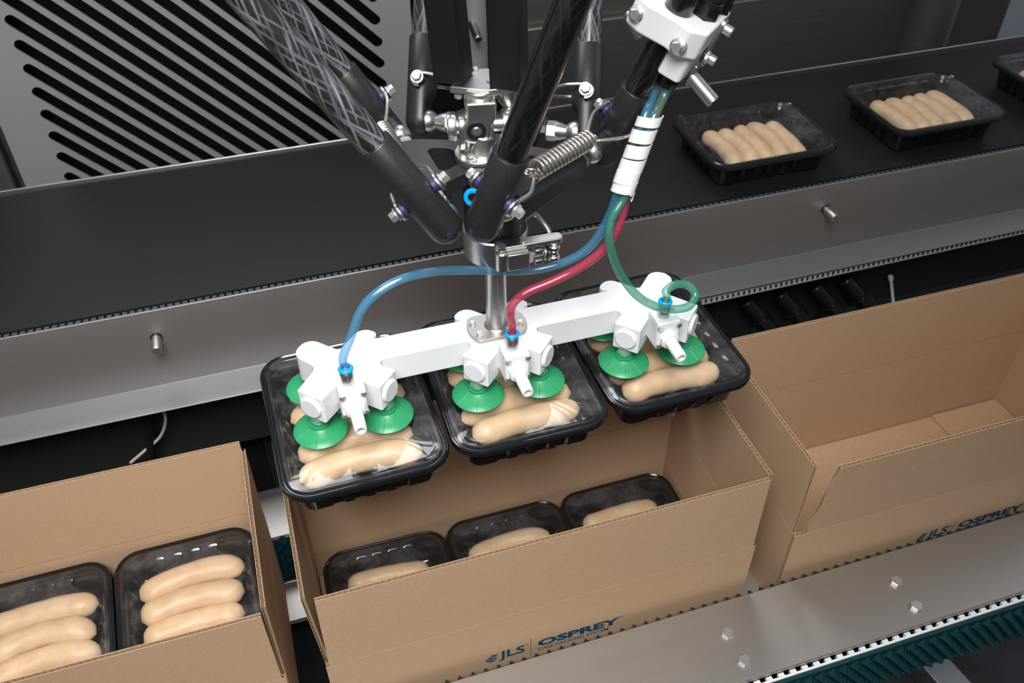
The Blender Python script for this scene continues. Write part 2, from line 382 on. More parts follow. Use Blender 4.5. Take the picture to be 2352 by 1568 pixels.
def text_mesh(body, size, depth=0.0002, bold=0.0, shear=0.0, align='LEFT'):
    cu = bpy.data.curves.new('lettering', 'FONT'); cu.body = body; cu.size = size; cu.extrude = depth; cu.offset = bold; cu.shear = shear; cu.align_x = align; cu.resolution_u = 3
    ob = bpy.data.objects.new('lettering', cu); COL.objects.link(ob)
    me = bpy.data.meshes.new_from_object(ob.evaluated_get(bpy.context.evaluated_depsgraph_get()))
    bpy.data.objects.remove(ob); bpy.data.curves.remove(cu)
    mb = MB(); mb.v = [v.co.copy() for v in me.vertices]; mb.f = [tuple(p.vertices) for p in me.polygons]; bpy.data.meshes.remove(me)
    return mb
def xform(mb, m, o=(0, 0, 0)):
    o = Vector(o); mb.v = [o + m @ v for v in mb.v]; return mb
def hexbolt(mb, p, axis, r, h, washer=0.0):
    p = Vector(p); ax = Vector(axis).normalized()
    if washer: mb.cyl(p, p + ax * washer, r * 1.22, seg=20); p = p + ax * washer
    mb.lathe([(0, 0), (r, 0), (r, h * 0.82), (r * 0.86, h), (0, h)], p, ax, 6)
    return mb

# ------------------------------------------------------------------ setting: floor, back wall, posts
structure('floor', MB().box((0.5, 1.0, -HB - 0.02), (7, 7, 0.04)), M['floor'], (0.5, 1.0, -HB))
FZ = -HB
# stainless back wall to the right, its lower part standing a little forward
wb = MB(); wb.box((1.02, 1.63, 0.47), (1.0, 0.02, 0.86)); wb.box((1.02, 1.62, -0.455), (1.0, 0.03, 0.99))
structure('wall_back', wb, M['wall_steel'], (1.02, 1.63, FZ), 0.002)
structure('wall_right', MB().box((2.3, 1.72, 0.0), (1.2, 0.02, 1.9)), M['bluish'], (2.3, 1.72, FZ))
structure('wall_left', MB().box((-1.15, 1.72, 0.0), (1.4, 0.02, 1.9)), M['cabinet'], (-1.15, 1.72, FZ))
structure('trim_1', MB().box((1.53, 1.66, 0.0), (0.16, 0.02, 1.9)), M['wall_steel'], (1.53, 1.66, FZ))
structure('trim_2', MB().box((1.70, 1.69, 0.0), (0.15, 0.02, 1.9)), M['wall_steel'], (1.70, 1.69, FZ))
for k, (x, y, r, lab) in enumerate(((0.424, 1.56, 0.024, 'round grey steel post behind the two black beams of the robot'),
                                    (1.462, 1.58, 0.050, 'round steel post at the right end of the stainless back wall'),
                                    (-0.44, 1.55, 0.030, 'round steel post left of the slotted panel'))):
    p = thing('steel_post', lab, 'post', (x, y, FZ))
    part('post_tube', MB().cyl((x, y, FZ), (x, y, 0.95), r, seg=32), M['panel_steel'] if k == 0 else M['wall_steel'], p)
    part('base_plate', MB().box((x, y, FZ + 0.004), (r * 3.2, r * 3.2, 0.008)), M['brushed'], p, 0.001)
    if k == 0:
        part('pin', MB().cyl((x - 0.01, y - 0.015, 0.093), (x - 0.010, y - 0.062, 0.080), 0.0075, seg=16, bev=0.0015), M['brushed'], p)
structure('trim_3', MB().box((0.37, 1.64, 0.0), (0.42, 0.01, 1.9)), M['dark'], (0.37, 1.64, FZ))

# slotted panel: one sheet with forty-five-degree slots
YP = 1.55; x0, x1 = -0.396, 0.306; zb, zt = -0.5, 0.95
outer = [(x0, zb), (x1, zb), (x1, zt), (x0, zt)]
slots = []
xl, xr, sl = -0.3225, 0.2427, -0.587 / 0.5652
wv = 0.0090
for i in range(-12, 32):
    zl = 0.1866 + 0.0398 * i
    a, b = Vector((xl, zl)), Vector((xr, zl + sl * (xr - xl)))
    if b.y < zb + 0.03:
        t = (zb + 0.03 - a.y) / (b.y - a.y)
        if t < 0.08: continue
        b = a + (b - a) * t
    if a.y > zt - 0.03:
        t = (zt - 0.03 - a.y) / (b.y - a.y)
        if t > 0.95: continue
        a = a + (b - a) * t
    d = (b - a).normalized(); nn = Vector((-d.y, d.x)) * wv; th = math.atan2(nn.y, nn.x)
    pts = [b + Vector((math.cos(th - math.pi * k / 8), math.sin(th - math.pi * k / 8))) * wv for k in range(9)]
    pts += [a + Vector((math.cos(th + math.pi - math.pi * k / 8), math.sin(th + math.pi - math.pi * k / 8))) * wv for k in range(9)]
    slots.append([(p.x, p.y) for p in pts])
sp = thing('slotted_panel', 'grey sheet metal panel with diagonal slots behind the black belt', 'panel', (-0.045, YP, zb))
mb = curve_mesh([outer] + slots, 0.004)
xform(mb, Matrix(((1, 0, 0), (0, 0, -1), (0, 1, 0))), (0, YP, 0))
part('slotted_sheet', mb, M['panel_steel'], sp, smooth=30)
part('backing', MB().box((-0.045, YP + 0.06, 0.225), (0.68, 0.006, 1.44)), M['dark'], sp)
fr = MB(); fr.box((x0 + 0.008, YP + 0.03, 0.225), (0.012, 0.055, 1.44)); fr.box((x1 - 0.008, YP + 0.03, 0.225), (0.012, 0.055, 1.44))
part('side_frame', fr, M['cabinet'], sp)

# ------------------------------------------------------------------ infeed belt conveyor
XA, XB = -1.3, 2.6; XM = (XA + XB) / 2; XL = XB - XA
cv = thing('infeed_conveyor', 'long stainless conveyor with a flat black belt crossing the picture', 'conveyor', (XM, 1.18, FZ))
part('belt', MB().box((XM, 1.178, -0.004), (XL, 0.338, 0.008)), M['belt'], cv)
far = MB(); far.box((XM, 1.3535, -0.006), (XL, 0.009, 0.010)); part('belt_edge_strip', far, M['black_al'], cv)
lip = MB(); lip.box((XM, 1.3605, -0.045), (XL, 0.004, 0.096)); part('rear_rail', lip, M['brushed'], cv, 0.0012)
# notched timing edge between belt and front rail
tm = MB(); tm.box((XM, 1.0035, -0.010), (XL, 0.006, 0.012)); part('timing_strip', tm, M['black_plastic'], cv)
tt = MB(); k = 0; x = XA
while x < XB:
    tt.box((x + 0.0045, 1.0035, -0.0035), (0.0062, 0.0075, 0.0035)); x += 0.0094
part('timing_tooth', tt, mat('timing_grey', (0.05, 0.05, 0.049), 0.5), cv, stuff=True)
rb = MB(); rb.box((XM, 1.0035, -0.0085), (XL, 0.0065, 0.0075)); 
# front rail: lip, slightly leaning upper band, upright face, bright horizontal flange
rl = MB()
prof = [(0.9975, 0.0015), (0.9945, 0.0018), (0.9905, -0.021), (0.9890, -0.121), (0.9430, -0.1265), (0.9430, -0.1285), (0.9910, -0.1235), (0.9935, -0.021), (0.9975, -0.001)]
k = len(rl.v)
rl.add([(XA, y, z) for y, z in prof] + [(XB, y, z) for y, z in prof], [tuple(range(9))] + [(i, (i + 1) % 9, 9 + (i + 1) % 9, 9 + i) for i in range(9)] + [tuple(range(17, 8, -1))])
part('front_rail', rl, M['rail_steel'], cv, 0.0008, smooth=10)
for px, py in ((359, 776), (1897, 480)):
    q = at_y(px, py, 0.9895)
    pin = part('rail_pin', MB().cyl(q, q + Vector((0, -0.027, 0)), 0.0066, seg=24, bev=0.0012), M['brushed'], cv)
    part('pin_seat', MB().cyl(q + Vector((0, 0.001, 0)), q + Vector((0, -0.001, 0)), 0.0078, seg=24), M['black_plastic'], pin)
# return run of the timing belt just below the flange
rs = Matrix.Rotation(math.radians(-0.60), 3, 'Y')
part('return_strip', MB().box((1.05, 0.955, -0.1385), (1.0, 0.014, 0.008), rs), mat('return_belt', (0.42, 0.42, 0.43), 0.45), cv)
tt = MB(); x = 0.56
while x < 1.54:
    tt.box((x, 0.9477, -0.1360 + (x - 1.05) * 0.01047), (0.0032, 0.002, 0.005)); x += 0.0094
part('return_tooth', tt, M['black_plastic'], cv, stuff=True)
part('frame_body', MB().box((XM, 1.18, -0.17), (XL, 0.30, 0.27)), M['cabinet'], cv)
for x in (-0.9, 0.75, 2.3):
    part('leg', MB().box((x, 1.12, (-0.30 + FZ) / 2), (0.05, 0.05, -FZ - 0.30)), M['cabinet'], cv, 0.002)

# added black block standing in for shade, and cables under the conveyor
cb = thing('shade_block', 'added black block standing in for the shadow under the conveyor', 'cabinet', (-0.42, 1.20, FZ))
part('shade_block_body', MB().box((-0.42, 1.22, -0.64), (0.72, 0.25, 0.62)), M['cabinet'], cb, 0.006)
part('shade_block_front', MB().box((-0.42, 1.09, -0.64), (0.66, 0.012, 0.56)), M['dark'], cb, 0.004)
def cable(pts, r, m, label, seg=8):
    mb = MB().tube(spline(pts, 8), r, seg); c = sum(mb.v, Vector()) / len(mb.v); c.z = min(v.z for v in mb.v)
    return single('cable', mb, m, label, 'cable', c)
cable([at_y(372, 930, 1.0), at_y(380, 965, 1.0), at_y(368, 1002, 1.0), at_y(335, 1032, 1.0), at_y(300, 1062, 1.0)], 0.0022, M['pale_cable'], 'thin pale cable hanging under the conveyor above the filled left box')
cable([at_y(338, 935, 1.0), at_y(342, 990, 1.0), at_y(348, 1080, 1.0)], 0.006, M['dark'], 'thick dark cable beside the thin pale cable under the conveyor')
ms = thing('sensor_rod', 'thin white upright rod behind the empty right box', 'rod', at_y(2055, 705, 1.02))
part('rod', MB().cyl(at_y(2056, 740, 1.02), at_y(2046, 640, 1.02), 0.0028, seg=12), M['white_plain'], ms)
part('cap', MB().cyl(at_y(2046, 642, 1.02), at_y(2045.3, 635, 1.02), 0.0045, seg=12), M['white_plain'], ms)
for i, px in enumerate((1735, 1812, 1893, 1962)):
    a, b = at_y(px - 24, 690 - i * 17, 1.005), at_y(px + 40, 762 - i * 17, 0.985)
    t = thing('cable_gland', 'black cable connector under the conveyor, number %s from the left behind the empty right box' % ('one', 'two', 'three', 'four')[i], 'connector', b, 'black connectors under the conveyor')
    part('gland_body', MB().cyl(a, b, 0.012, seg=16, bev=0.002), M['black_plastic'], t)
    part('gland_nut', MB().cyl(a + (b - a) * 0.55, a + (b - a) * 0.8, 0.017, seg=6), M['black_plastic'], t)
cable([at_y(2058, 652, 1.09), at_y(2090, 643, 1.09), at_y(2122, 640, 1.09)], 0.0016, M['orange'], 'orange wire in the shadow behind the empty right box')

# ------------------------------------------------------------------ cartons
def corr(poly, O, u, v, n, t=0.0047, flute=True, pitch=0.0066):
    """corrugated board: poly = quad (u, v) corners bl, br, tr, tl; O origin, u/v/n directions. Returns liners, flute"""
    O, u, v, n = Vector(O), Vector(u), Vector(v), Vector(n)
    L = MB(); th = 0.0006
    for s0, s1 in ((0, th), (t - th, t)):
        L.hexa([O + u * a + v * b + n * s0 for a, b in poly] + [O + u * a + v * b + n * s1 for a, b in poly])
    F = MB()
    (bl, br, tr, tl) = poly
    ua, ub = min(bl[0], tl[0]), max(br[0], tr[0]); nseg = int((ub - ua) / pitch * 8); row = []
    def lim(uu):
        lo = bl[1] + (br[1] - bl[1]) * (uu - bl[0]) / (br[0] - bl[0]); hi = tl[1] + (tr[1] - tl[1]) * (uu - tl[0]) / (tr[0] - tl[0])
        if uu < tl[0] and tl[0] > bl[0]: hi = min(hi, bl[1] + (tl[1] - bl[1]) * (uu - bl[0]) / (tl[0] - bl[0]))
        if uu > tr[0] and tr[0] < br[0]: hi = min(hi, br[1] + (tr[1] - br[1]) * (uu - br[0]) / (tr[0] - br[0]))
        return lo, hi
    prev = None
    for i in range(nseg + 1):
        uu = ua + (ub - ua) * i / nseg; lo, hi = lim(uu); off = t / 2 + (t / 2 - th) * math.sin(2 * math.pi * (uu - ua) / pitch)
        hi -= 0.0004 + 0.0005 * noise.noise(Vector((uu * 300, O.x, O.y)))
        p = [O + u * uu + v * lo + n * off, O + u * uu + v * max(hi, lo + 1e-4) + n * off]
        k = len(F.v); F.v.extend(p)
        if prev is not None: F.f.append((prev, k, k + 1, prev + 1))
        prev = k
    return L, F
def board(name, root, poly, O, u, v, n, pitch=0.0066):
    L, F = corr(poly, O, u, v, n, pitch=pitch)
    o = part(name, L, M['card'], root, smooth=0)
    part('flute', F, M['flute'], o, smooth=60, stuff=True)
    return o
BZ = -0.366; CR = -0.205
def carton(xa, xb, ya, yb, ztop, label, flare, lslot=0.004, taper=0.0, step_floor=False, tape=True, back_dz=0.0):
    c = thing('cardboard_box', label, 'box', ((xa + xb) / 2, (ya + yb) / 2, BZ), 'open cartons on the lower conveyor')
    W = xb - xa; D = yb - ya; hb = CR - BZ; hf = ztop - CR; t = 0.0042
    X, Y, Z = Vector((1, 0, 0)), Vector((0, 1, 0)), Vector((0, 0, 1))
    board('front_panel', c, [(0, 0), (W, 0), (W, hb), (0, hb)], (xa, ya, BZ), X, Z, Y)
    board('back_panel', c, [(0, 0), (W, 0), (W, hb), (0, hb)], (xa, yb - t, BZ), X, Z, Y)
    board('side_panel', c, [(0, 0), (D - 2 * t, 0), (D - 2 * t, hb), (0, hb)], (xa, ya + t, BZ), Y, Z, X)
    board('side_panel', c, [(0, 0), (D - 2 * t, 0), (D - 2 * t, hb), (0, hb)], (xb - t, ya + t, BZ), Y, Z, X)
    ff, fb, fl, frr = flare          # lean of each upright flap, + is outwards
    def lean(s, ax): return (Z + ax * s).normalized()
    g = 0.0012
    vf = lean(ff, -Y); board('front_flap', c, [(lslot, 0), (W - lslot, 0), (W - lslot - taper, hf), (lslot + taper, hf)], (xa, ya, CR + g), X, vf, X.cross(vf) * -1 if X.cross(vf).y < 0 else X.cross(vf))
    vb = lean(fb, Y); board('back_flap', c, [(lslot, 0), (W - lslot, 0), (W - lslot, hf + back_dz), (lslot, hf + back_dz)], (xa, yb - t, CR + g), X, vb, (0, 1, 0))
    vl = lean(fl, -X); board('side_flap', c, [(0.003, 0), (D - 0.006 - 2 * t, 0), (D - 0.010 - 2 * t, hf), (0.003, hf)], (xa, ya + t, CR + g), Y, vl, X)
    vr = lean(frr, X); board('side_flap', c, [(0.003, 0), (D - 0.006 - 2 * t, 0), (D - 0.010 - 2 * t, hf), (0.003, hf)], (xb - t, ya + t, CR + g), Y, vr, X)
    fp = MB(); fp.box(((xa + xb) / 2, (ya + yb) / 2, BZ + 0.0018), (W - 0.012, D - 0.012, 0.0035)); part('bottom_panel', fp, M['card'], c, smooth=0)
    if step_floor:
        for x in (xb - t - 0.066, xa + t + 0.066):
            part('bottom_flap', MB().box((x, (ya + yb) / 2, BZ + 0.0058), (0.128, D - 0.014, 0.0042)), M['card'], c, smooth=0)
    if tape:
        part('tape_strip', MB().box((xb - 0.0085, yb - 0.0062, CR + 0.028), (0.009, 0.0012, 0.05)), M['grey_tape'], c)
    return c
def lettering(c, xs, y, zs):
    """printed mark on the lower front of a carton; xs = left end, zs = base line"""
    m = Matrix(((1, 0, 0), (0, 0, -1), (0, 1, 0)))
    def put(name, mb, dx, dz, width=None, height=None):
        xa_, xb_ = min(v.x for v in mb.v), max(v.x for v in mb.v); ya_, yb_ = min(v.y for v in mb.v), max(v.y for v in mb.v)
        sx = width / (xb_ - xa_) if width else 1.0; sy = height / (yb_ - ya_) if height else 1.0
        mb.v = [Vector(((v.x - xa_) * sx, (v.y - ya_) * sy, v.z)) for v in mb.v]
        xform(mb, m, (xs + dx, y - 0.00012, zs + dz)); part(name, mb, M['ink'], c, smooth=0)
    ic = MB()                                                   # arrow-shaped emblem of small blocks
    for q in (((0, 9), (3.2, 12.2), (4.4, 11), (1.2, 7.8)), ((3.6, 12.6), (6.6, 15.6), (7.8, 14.4), (4.8, 11.4)), ((7.0, 16), (10, 19), (11.2, 17.8), (8.2, 14.8)),
              ((1.6, 7.2), (4.6, 10.2), (5.8, 9), (2.8, 6)), ((5.0, 10.6), (8, 13.6), (9.2, 12.4), (6.2, 9.4)), ((8.4, 14), (11.4, 17), (18, 17), (15, 14)),
              ((3.2, 5.4), (5.0, 7.2), (11, 7.2), (9.2, 5.4)), ((6.4, 8.8), (9.2, 11.6), (15.4, 11.6), (12.6, 8.8)), ((5.2, 3.4), (7.0, 5.0), (16.5, 8.0), (13.5, 5.0)), ((12.4, 7.6), (14.2, 9.4), (16.8, 13.4), (13.8, 10.6))):
        ic.prism([(a * 0.001, b * 0.001) for a, b in q], 0, 0.0002)
    put('printed_emblem', ic, 0.0, 0.0035, 0.0165, 0.0175)
    put('printed_letters', text_mesh('JLS', 0.03, 0.0001, 0.0006), 0.0175, 0.0, 0.0335, 0.0225)
    put('printed_bar', MB().box((0, 0.011, 0.0001), (0.0005, 0.042, 0.0002)), 0.0585, -0.0085)
    put('printed_letters', text_mesh('OSPREY', 0.02, 0.0001, 0.0009), 0.0680, 0.0078, 0.1105, 0.0150)
    put('printed_small_letters', text_mesh('CASE PACKING SYSTEM', 0.0092, 0.0001, 0.00005), 0.0685, -0.0015, 0.0955, 0.0062)
    put('printed_mark', text_mesh('\u00ae', 0.006, 0.0001), 0.0520, 0.0195, 0.0028, 0.0028); put('printed_mark', text_mesh('\u00ae', 0.006, 0.0001), 0.1795, 0.0205, 0.0028, 0.0028)
bxm = carton(-0.0435, 0.4985, 0.556, 0.797, -0.076, 'open cardboard box in the middle being filled below the gripper', (0.0, 0.03, 0.06, 0.0), step_floor=False, taper=0.002)
bxl = carton(-0.635, -0.088, 0.558, 0.806, -0.076, 'open cardboard box at lower left, filled nearly to the top with trays', (0.02, 0.0, 0.0, 0.01), back_dz=0.0)
bxr = carton(0.5525, 1.125, 0.553, 0.797, -0.078, 'empty open cardboard box on the right showing its bare bottom', (0.04, -0.02, 0.0, 0.02), taper=0.012, lslot=0.016, step_floor=True)
lettering(bxm, 0.1416, 0.556, -0.3025)
lettering(bxr, 0.7666, 0.553, -0.3105)

# ------------------------------------------------------------------ side grip conveyors that carry the cartons
def grip_conveyor(label, ya, yb, zc, front, bolts):
    c = thing('grip_conveyor', label, 'conveyor', (0.4, (ya + yb) / 2, FZ))
    part('cover_plate', MB().box((0.4, (ya + yb) / 2, zc - 0.004), (3.4, yb - ya, 0.008)), M['plate_steel'], c, 0.0008)
    for bx, by in bolts:
        part('bolt', hexbolt(MB(), (bx, by, zc), (0.0, 0, 1), 0.0084, 0.0046), M['bolt'], c, 0.0005)
    for yy, sg in ((ya, -1), (yb, 1)):
        vis = (sg == -1) == front
        yo = yy - (0 if vis else sg * 0.0120)
        part('belt_core', MB().box((0.4, yo + sg * 0.0090, zc - 0.056), (3.4, 0.005, 0.086)), M['teal'], c)
        tb = MB(); tb.box((0.4, yo + sg * 0.0052, zc - 0.0140), (3.4, 0.0028, 0.0060)); x = -1.2
        while x < 2.0:
            tb.box((x, yo + sg * 0.0015, zc - 0.0145), (0.0080, 0.0050, 0.0050)); x += 0.0165
        part('timing_belt', tb, M['white_plain'], c, stuff=True)
        sk = MB(); rows = 7; px_ = 0.0165
        xs0 = -0.9 if True else 0
        x = xs0
        while x < 1.7:
            for r in range(rows):
                cx = x + (px_ / 2 if r % 2 else 0); cz = zc - 0.0275 - r * 0.0108
                w, h, d = px_ / 2, 0.0108, 0.0110
                y0 = yo + sg * 0.0115; cz += 0 if vis else 0.0165; d = 0.0085 if vis else 0.0115
                sk.add([(cx - w, y0, cz), (cx, y0, cz - h), (cx + w, y0, cz), (cx, y0, cz + h), (cx, y0 + sg * d, cz - 0.001)], [(0, 1, 4), (1, 2, 4), (2, 3, 4), (3, 0, 4)])
            x += px_
        part('belt_cleat', sk, M['teal'], c, smooth=0, stuff=True)
    part('inner_frame', MB().box((0.4, (ya + yb) / 2, zc - 0.055), (3.4, yb - ya - 0.03, 0.09)), M['dark'], c)
    part('lower_rail', MB().box((0.4, (ya + yb) / 2 - (0.004 if front else 0), zc - 0.113), (3.4, yb - ya + 0.004, 0.012)), M['brushed'], c, 0.0008)
    for x in (-0.72, 1.5):
        part('leg', MB().box((x, (ya + yb) / 2, (zc - 0.12 + FZ) / 2), (0.05, 0.05, zc - 0.12 - FZ)), M['leg'], c, 0.002)
    return c
PZ = -0.286
pb = [(0.196 + 0.2473 * k + dx, y) for k in range(-2, 5) for dx, y in ((-0.002, 0.4955), (0.0, 0.456))]
grip_conveyor('steel topped side belt conveyor in front with bolts and teal cleats', 0.433, 0.5395, PZ, True, pb)
grip_conveyor('steel topped side belt conveyor behind the cartons', 0.8180, 0.905, PZ, False, [(-0.30, 0.86), (-0.05, 0.86), (0.55, 0.86)])
for nm, ya, yb, lab in (('slide_rail', 0.575, 0.618, 'flat grey slide rail under the front edge of the cartons'), ('slide_rail', 0.734, 0.792, 'flat grey slide rail under the back edge of the cartons')):
    t = thing(nm, lab, 'rail', (0.4, (ya + yb) / 2, FZ))
    part('rail_strip', MB().box((0.4, (ya + yb) / 2, -0.371), (3.4, yb - ya, 0.009)), M['plate_steel'], t, 0.0006)
    for x in (-0.7, 1.45):
        part('leg', MB().box((x, (ya + yb) / 2, (-0.375 + FZ) / 2), (0.03, 0.03, -FZ - 0.375)), M['leg'], t)
# steel floor brace seen past the front belt
p0, p1 = at_z(2105, 1500, FZ + 0.03), at_z(2195, 1600, FZ + 0.03)
d = (p1 - p0).normalized(); sd = d.cross(Vector((0, 0, 1)))
br = thing('floor_brace', 'bright steel bar on the dark floor at lower right', 'bar', ((p0 + p1) / 2).to_tuple()[:2] + (FZ,))
q0, q1 = p0 - d * 0.25, p1 + d * 0.15
part('brace_tube', MB().hexa([q0 - sd * 0.03 + Vector((0, 0, -0.03)), q0 + sd * 0.03 + Vector((0, 0, -0.03)), q1 + sd * 0.03 + Vector((0, 0, -0.03)), q1 - sd * 0.03 + Vector((0, 0, -0.03)),
    q0 - sd * 0.03 + Vector((0, 0, 0.03)), q0 + sd * 0.03 + Vector((0, 0, 0.03)), q1 + sd * 0.03 + Vector((0, 0, 0.03)), q1 - sd * 0.03 + Vector((0, 0, 0.03))]), M['leg'], br, 0.003)
part('end_cap', MB().box(q1, (0.05, 0.05, 0.05)), M['black_plastic'], br)

# ------------------------------------------------------------------ trays (long side = local y, product at the -y end)
HX, HY = 0.0875, 0.110
def loop(dx, rib=0.0, r0=0.032):
    hx, hy = HX - dx, HY - dx; r = max(r0 - dx, 0.006); pts = []
    def side(a, b, nrm, n, cnt):
        L = (b - a).length
        for i in range(n):
            t = (i + 0.5) / n; p = a + (b - a) * t
            if rib:
                w = math.cos(2 * math.pi * t * cnt); s_ = max(-1, min(1, w * 4)) * 0.5 + 0.5
                if t < 0.5 / cnt * 0.6 or t > 1 - 0.5 / cnt * 0.6: s_ = 0.0
                p = p - nrm * rib * s_
            pts.append(p)
    def corner(cx, cy, a0):
        for i in range(9):
            a = a0 + math.pi / 2 * i / 8; pts.append(Vector((cx + r * math.cos(a), cy + r * math.sin(a))))
    ns, nl = 40, 52
    corner(hx - r, -hy + r, -math.pi / 2); side(Vector((hx, -hy + r)), Vector((hx, hy - r)), Vector((1, 0)), nl, 7)
    corner(hx - r, hy - r, 0); side(Vector((hx - r, hy)), Vector((-hx + r, hy)), Vector((0, 1)), ns, 5)
    corner(-hx + r, hy - r, math.pi / 2); side(Vector((-hx, hy - r)), Vector((-hx, -hy + r)), Vector((-1, 0)), nl, 7)
    corner(-hx + r, -hy + r, math.pi); side(Vector((-hx + r, -hy)), Vector((hx - r, -hy)), Vector((0, -1)), ns, 5)
    return pts
def lofted(levels, cap0=None, cap1=None):
    mb = MB(); prev = None
    for i, (dx, z, rib) in enumerate(levels):
        pts = loop(dx, rib); k = len(mb.v); n = len(pts); mb.v.extend(Vector((p.x, p.y, z if not callable(z) else z(p))) for p in pts)
        if prev is not None: mb.f.extend((prev + j, prev + (j + 1) % n, k + (j + 1) % n, k + j) for j in range(n))
        if i == 0 and cap0 is not None: mb.v.append(Vector((0, 0, cap0))); c = len(mb.v) - 1; mb.f.extend((c, k + (j + 1) % n, k + j) for j in range(n)); 
        prev = k
    if cap1 is not None:
        mb.v.append(Vector((0, 0, cap1))); c = len(mb.v) - 1; mb.f.extend((prev + j, prev + (j + 1) % n, c) for j in range(n))
    return mb
def film_z(base, dome, wr):
    def f(p):
        a = math.atan2(p.y * 0.8, p.x); rr = max(abs(p.x) / HX, abs(p.y) / HY)
        corner = min(1.0, (abs(p.x) / HX) * (abs(p.y) / HY) * 1.4)
        return base + dome * (1 - rr ** 2.2) + wr * corner ** 2.5 * math.sin(a * 95 + 3 * math.sin(a * 31)) * (1 - rr) * 4
    return f
def make_tray(label, dome, wr):
    t = thing('food_tray', label, 'tray', (0, 0, 0))
    H = 0.044
    body = lofted([(0.034, 0.0006, 0), (0.0230, 0.0, 0.0), (0.0185, 0.003, 0.0045), (0.0145, H - 0.015, 0.0045), (0.014, H - 0.008, 0.0), (0.0045, H - 0.0055, 0), (0.0012, H - 0.0075, 0),
                   (0.0, H - 0.0068, 0), (0.0, H - 0.0025, 0), (0.0010, H - 0.0004, 0), (0.0026, H, 0), (0.0040, H - 0.0012, 0), (0.0058, H - 0.0012, 0), (0.0068, H - 0.0004, 0), (0.0105, H - 0.0004, 0), (0.0118, H - 0.0015, 0),
                   (0.0128, H - 0.0055, 0), (0.0142, H - 0.0072, 0), (0.0150, H - 0.0080, 0.0035), (0.0180, H - 0.0160, 0.0030), (0.0235, 0.0050, 0.003), (0.0275, 0.0022, 0), (0.036, 0.0020, 0)], 0.0006, 0.0020)
    part('tray_body', body, M['tray'], t, smooth=40)
    lv = [(0.0070, H - 0.0001, 0), (0.0085, H + 0.0003, 0)]
    for d in (0.011, 0.016, 0.023, 0.032, 0.042, 0.053, 0.064, 0.075):
        lv.append((d, film_z(H + 0.0006, dome, wr), 0))
    part('lid_film', lofted(lv, None, H + 0.0006 + dome), M['film'], t, smooth=60)
    return t
tray0 = make_tray('sealed black tray under the left end of the gripper, nearest the camera', 0.0007, 0.0003)

def sausage_mesh(seed, L=0.122, R=0.0143, bow=0.013):
    rnd = random.Random(seed); mb = MB(); n, seg = 30, 20
    ph = rnd.random() * 9
    for i in range(n + 1):
        t = i / n; x = (t - 0.5) * L
        e = min(t * (1.0 + 0.25 * math.sin(ph)), (1 - t) * (1.0 + 0.25 * math.cos(ph))) * L / R
        prof = 1.0 if e >= 1.7 else math.sqrt(max(0.0, 1 - ((1.7 - e) / 1.7) ** 2.2))
        prof = max(prof, 0.05)
        cy = bow * (1 - (2 * t - 1) ** 2) - bow * 0.5 + 0.0012 * math.sin(5 * t + ph)
        r = R * prof * (1 + 0.035 * math.sin(7 * t + ph) + 0.03 * noise.noise(Vector((t * 6, seed, 0))))
        sl = -4 * bow * (2 * t - 1) / L
        for j in range(seg):
            a = 2 * math.pi * j / seg; w = 1 + 0.06 * noise.noise(Vector((t * 7 + seed, math.cos(a) * 1.5, math.sin(a) * 1.5)))
            ny, nz = math.cos(a) * r * w, math.sin(a) * r * w * 0.97
            mb.v.append(Vector((x - ny * sl, cy + ny, nz)))
    for i in range(n):
        for j in range(seg):
            j2 = (j + 1) % seg; mb.f.append((i * seg + j, i * seg + j2, (i + 1) * seg + j2, (i + 1) * seg + j))
    mb.f.append(tuple(reversed(range(seg)))); mb.f.append(tuple(n * seg + j for j in range(seg)))
    return mb.mesh('sausage', M['sausage'], None, 70)
SM = [sausage_mesh(s, 0.119 + 0.004 * (s % 3 - 1), 0.0141 + 0.0004 * (s % 2), 0.011 + 0.003 * (s % 4 - 1)) for s in range(6)]
ORD = ('first', 'second', 'third', 'fourth', 'fifth')
def fill(tray_o, which, rows, where, zc=0.0166, dirword='front', dz=None, jitter=0.003, y0=-0.042, pitch=0.0272, xs=None, size=1.0):
    if isinstance(size, float): size = (size, size, size)
    mwt = Matrix.Translation(tray_o.location) @ tray_o.rotation_euler.to_matrix().to_4x4()
    for k in rows:
        rnd = random.Random(which * 31 + k)
        o = bpy.data.objects.new('sausage', SM[(which * 2 + k) % 6]); COL.objects.link(o)
        p = Vector(((xs[k] if xs else rnd.uniform(-jitter, jitter)), y0 + pitch * k + rnd.uniform(-0.001, 0.001), zc + (dz[k] if dz else 0)))
        o.location = mwt @ p
        o.rotation_euler = (tray_o.rotation_euler.to_matrix() @ Matrix.Rotation(rnd.uniform(-0.05, 0.05), 3, 'Z')).to_euler()
        o.scale = size; o['label'] = 'pale sausage, %s from the %s in %s' % (ORD[k], dirword, where); o['category'] = 'sausage'; o['group'] = 'sausages in sealed trays'
HELD = 'sealed trays held by the gripper'
tray0.location = Vector((0.0400, 0.7045, -0.0030)) + Vector((0, 0, HB)); tray0['group'] = HELD; tray0.rotation_euler = (0.0, 0.0, math.radians(1.0))
trayM = dup(tray0, (0.2195, 0.709, -0.0030), (0, 0, 0), 'sealed black tray under the middle of the gripper, below the upright steel tube', HELD)
trayR = dup(tray0, (0.3965, 0.7165, -0.0025), (0, 0, math.radians(1.0)), 'sealed black tray under the right end of the gripper, below the looped green hose', HELD)
fill(tray0, 1, range(5), 'the left held tray', zc=0.0222, y0=-0.0605, pitch=0.0300, size=1.055)
fill(trayM, 2, range(5), 'the middle held tray', zc=0.0222, y0=-0.0605, pitch=0.0300, size=1.055)
fill(trayR, 3, range(5), 'the right held tray', zc=0.0222, y0=-0.0605, pitch=0.0300, size=1.055)
BT = 'sealed trays riding on the black belt'
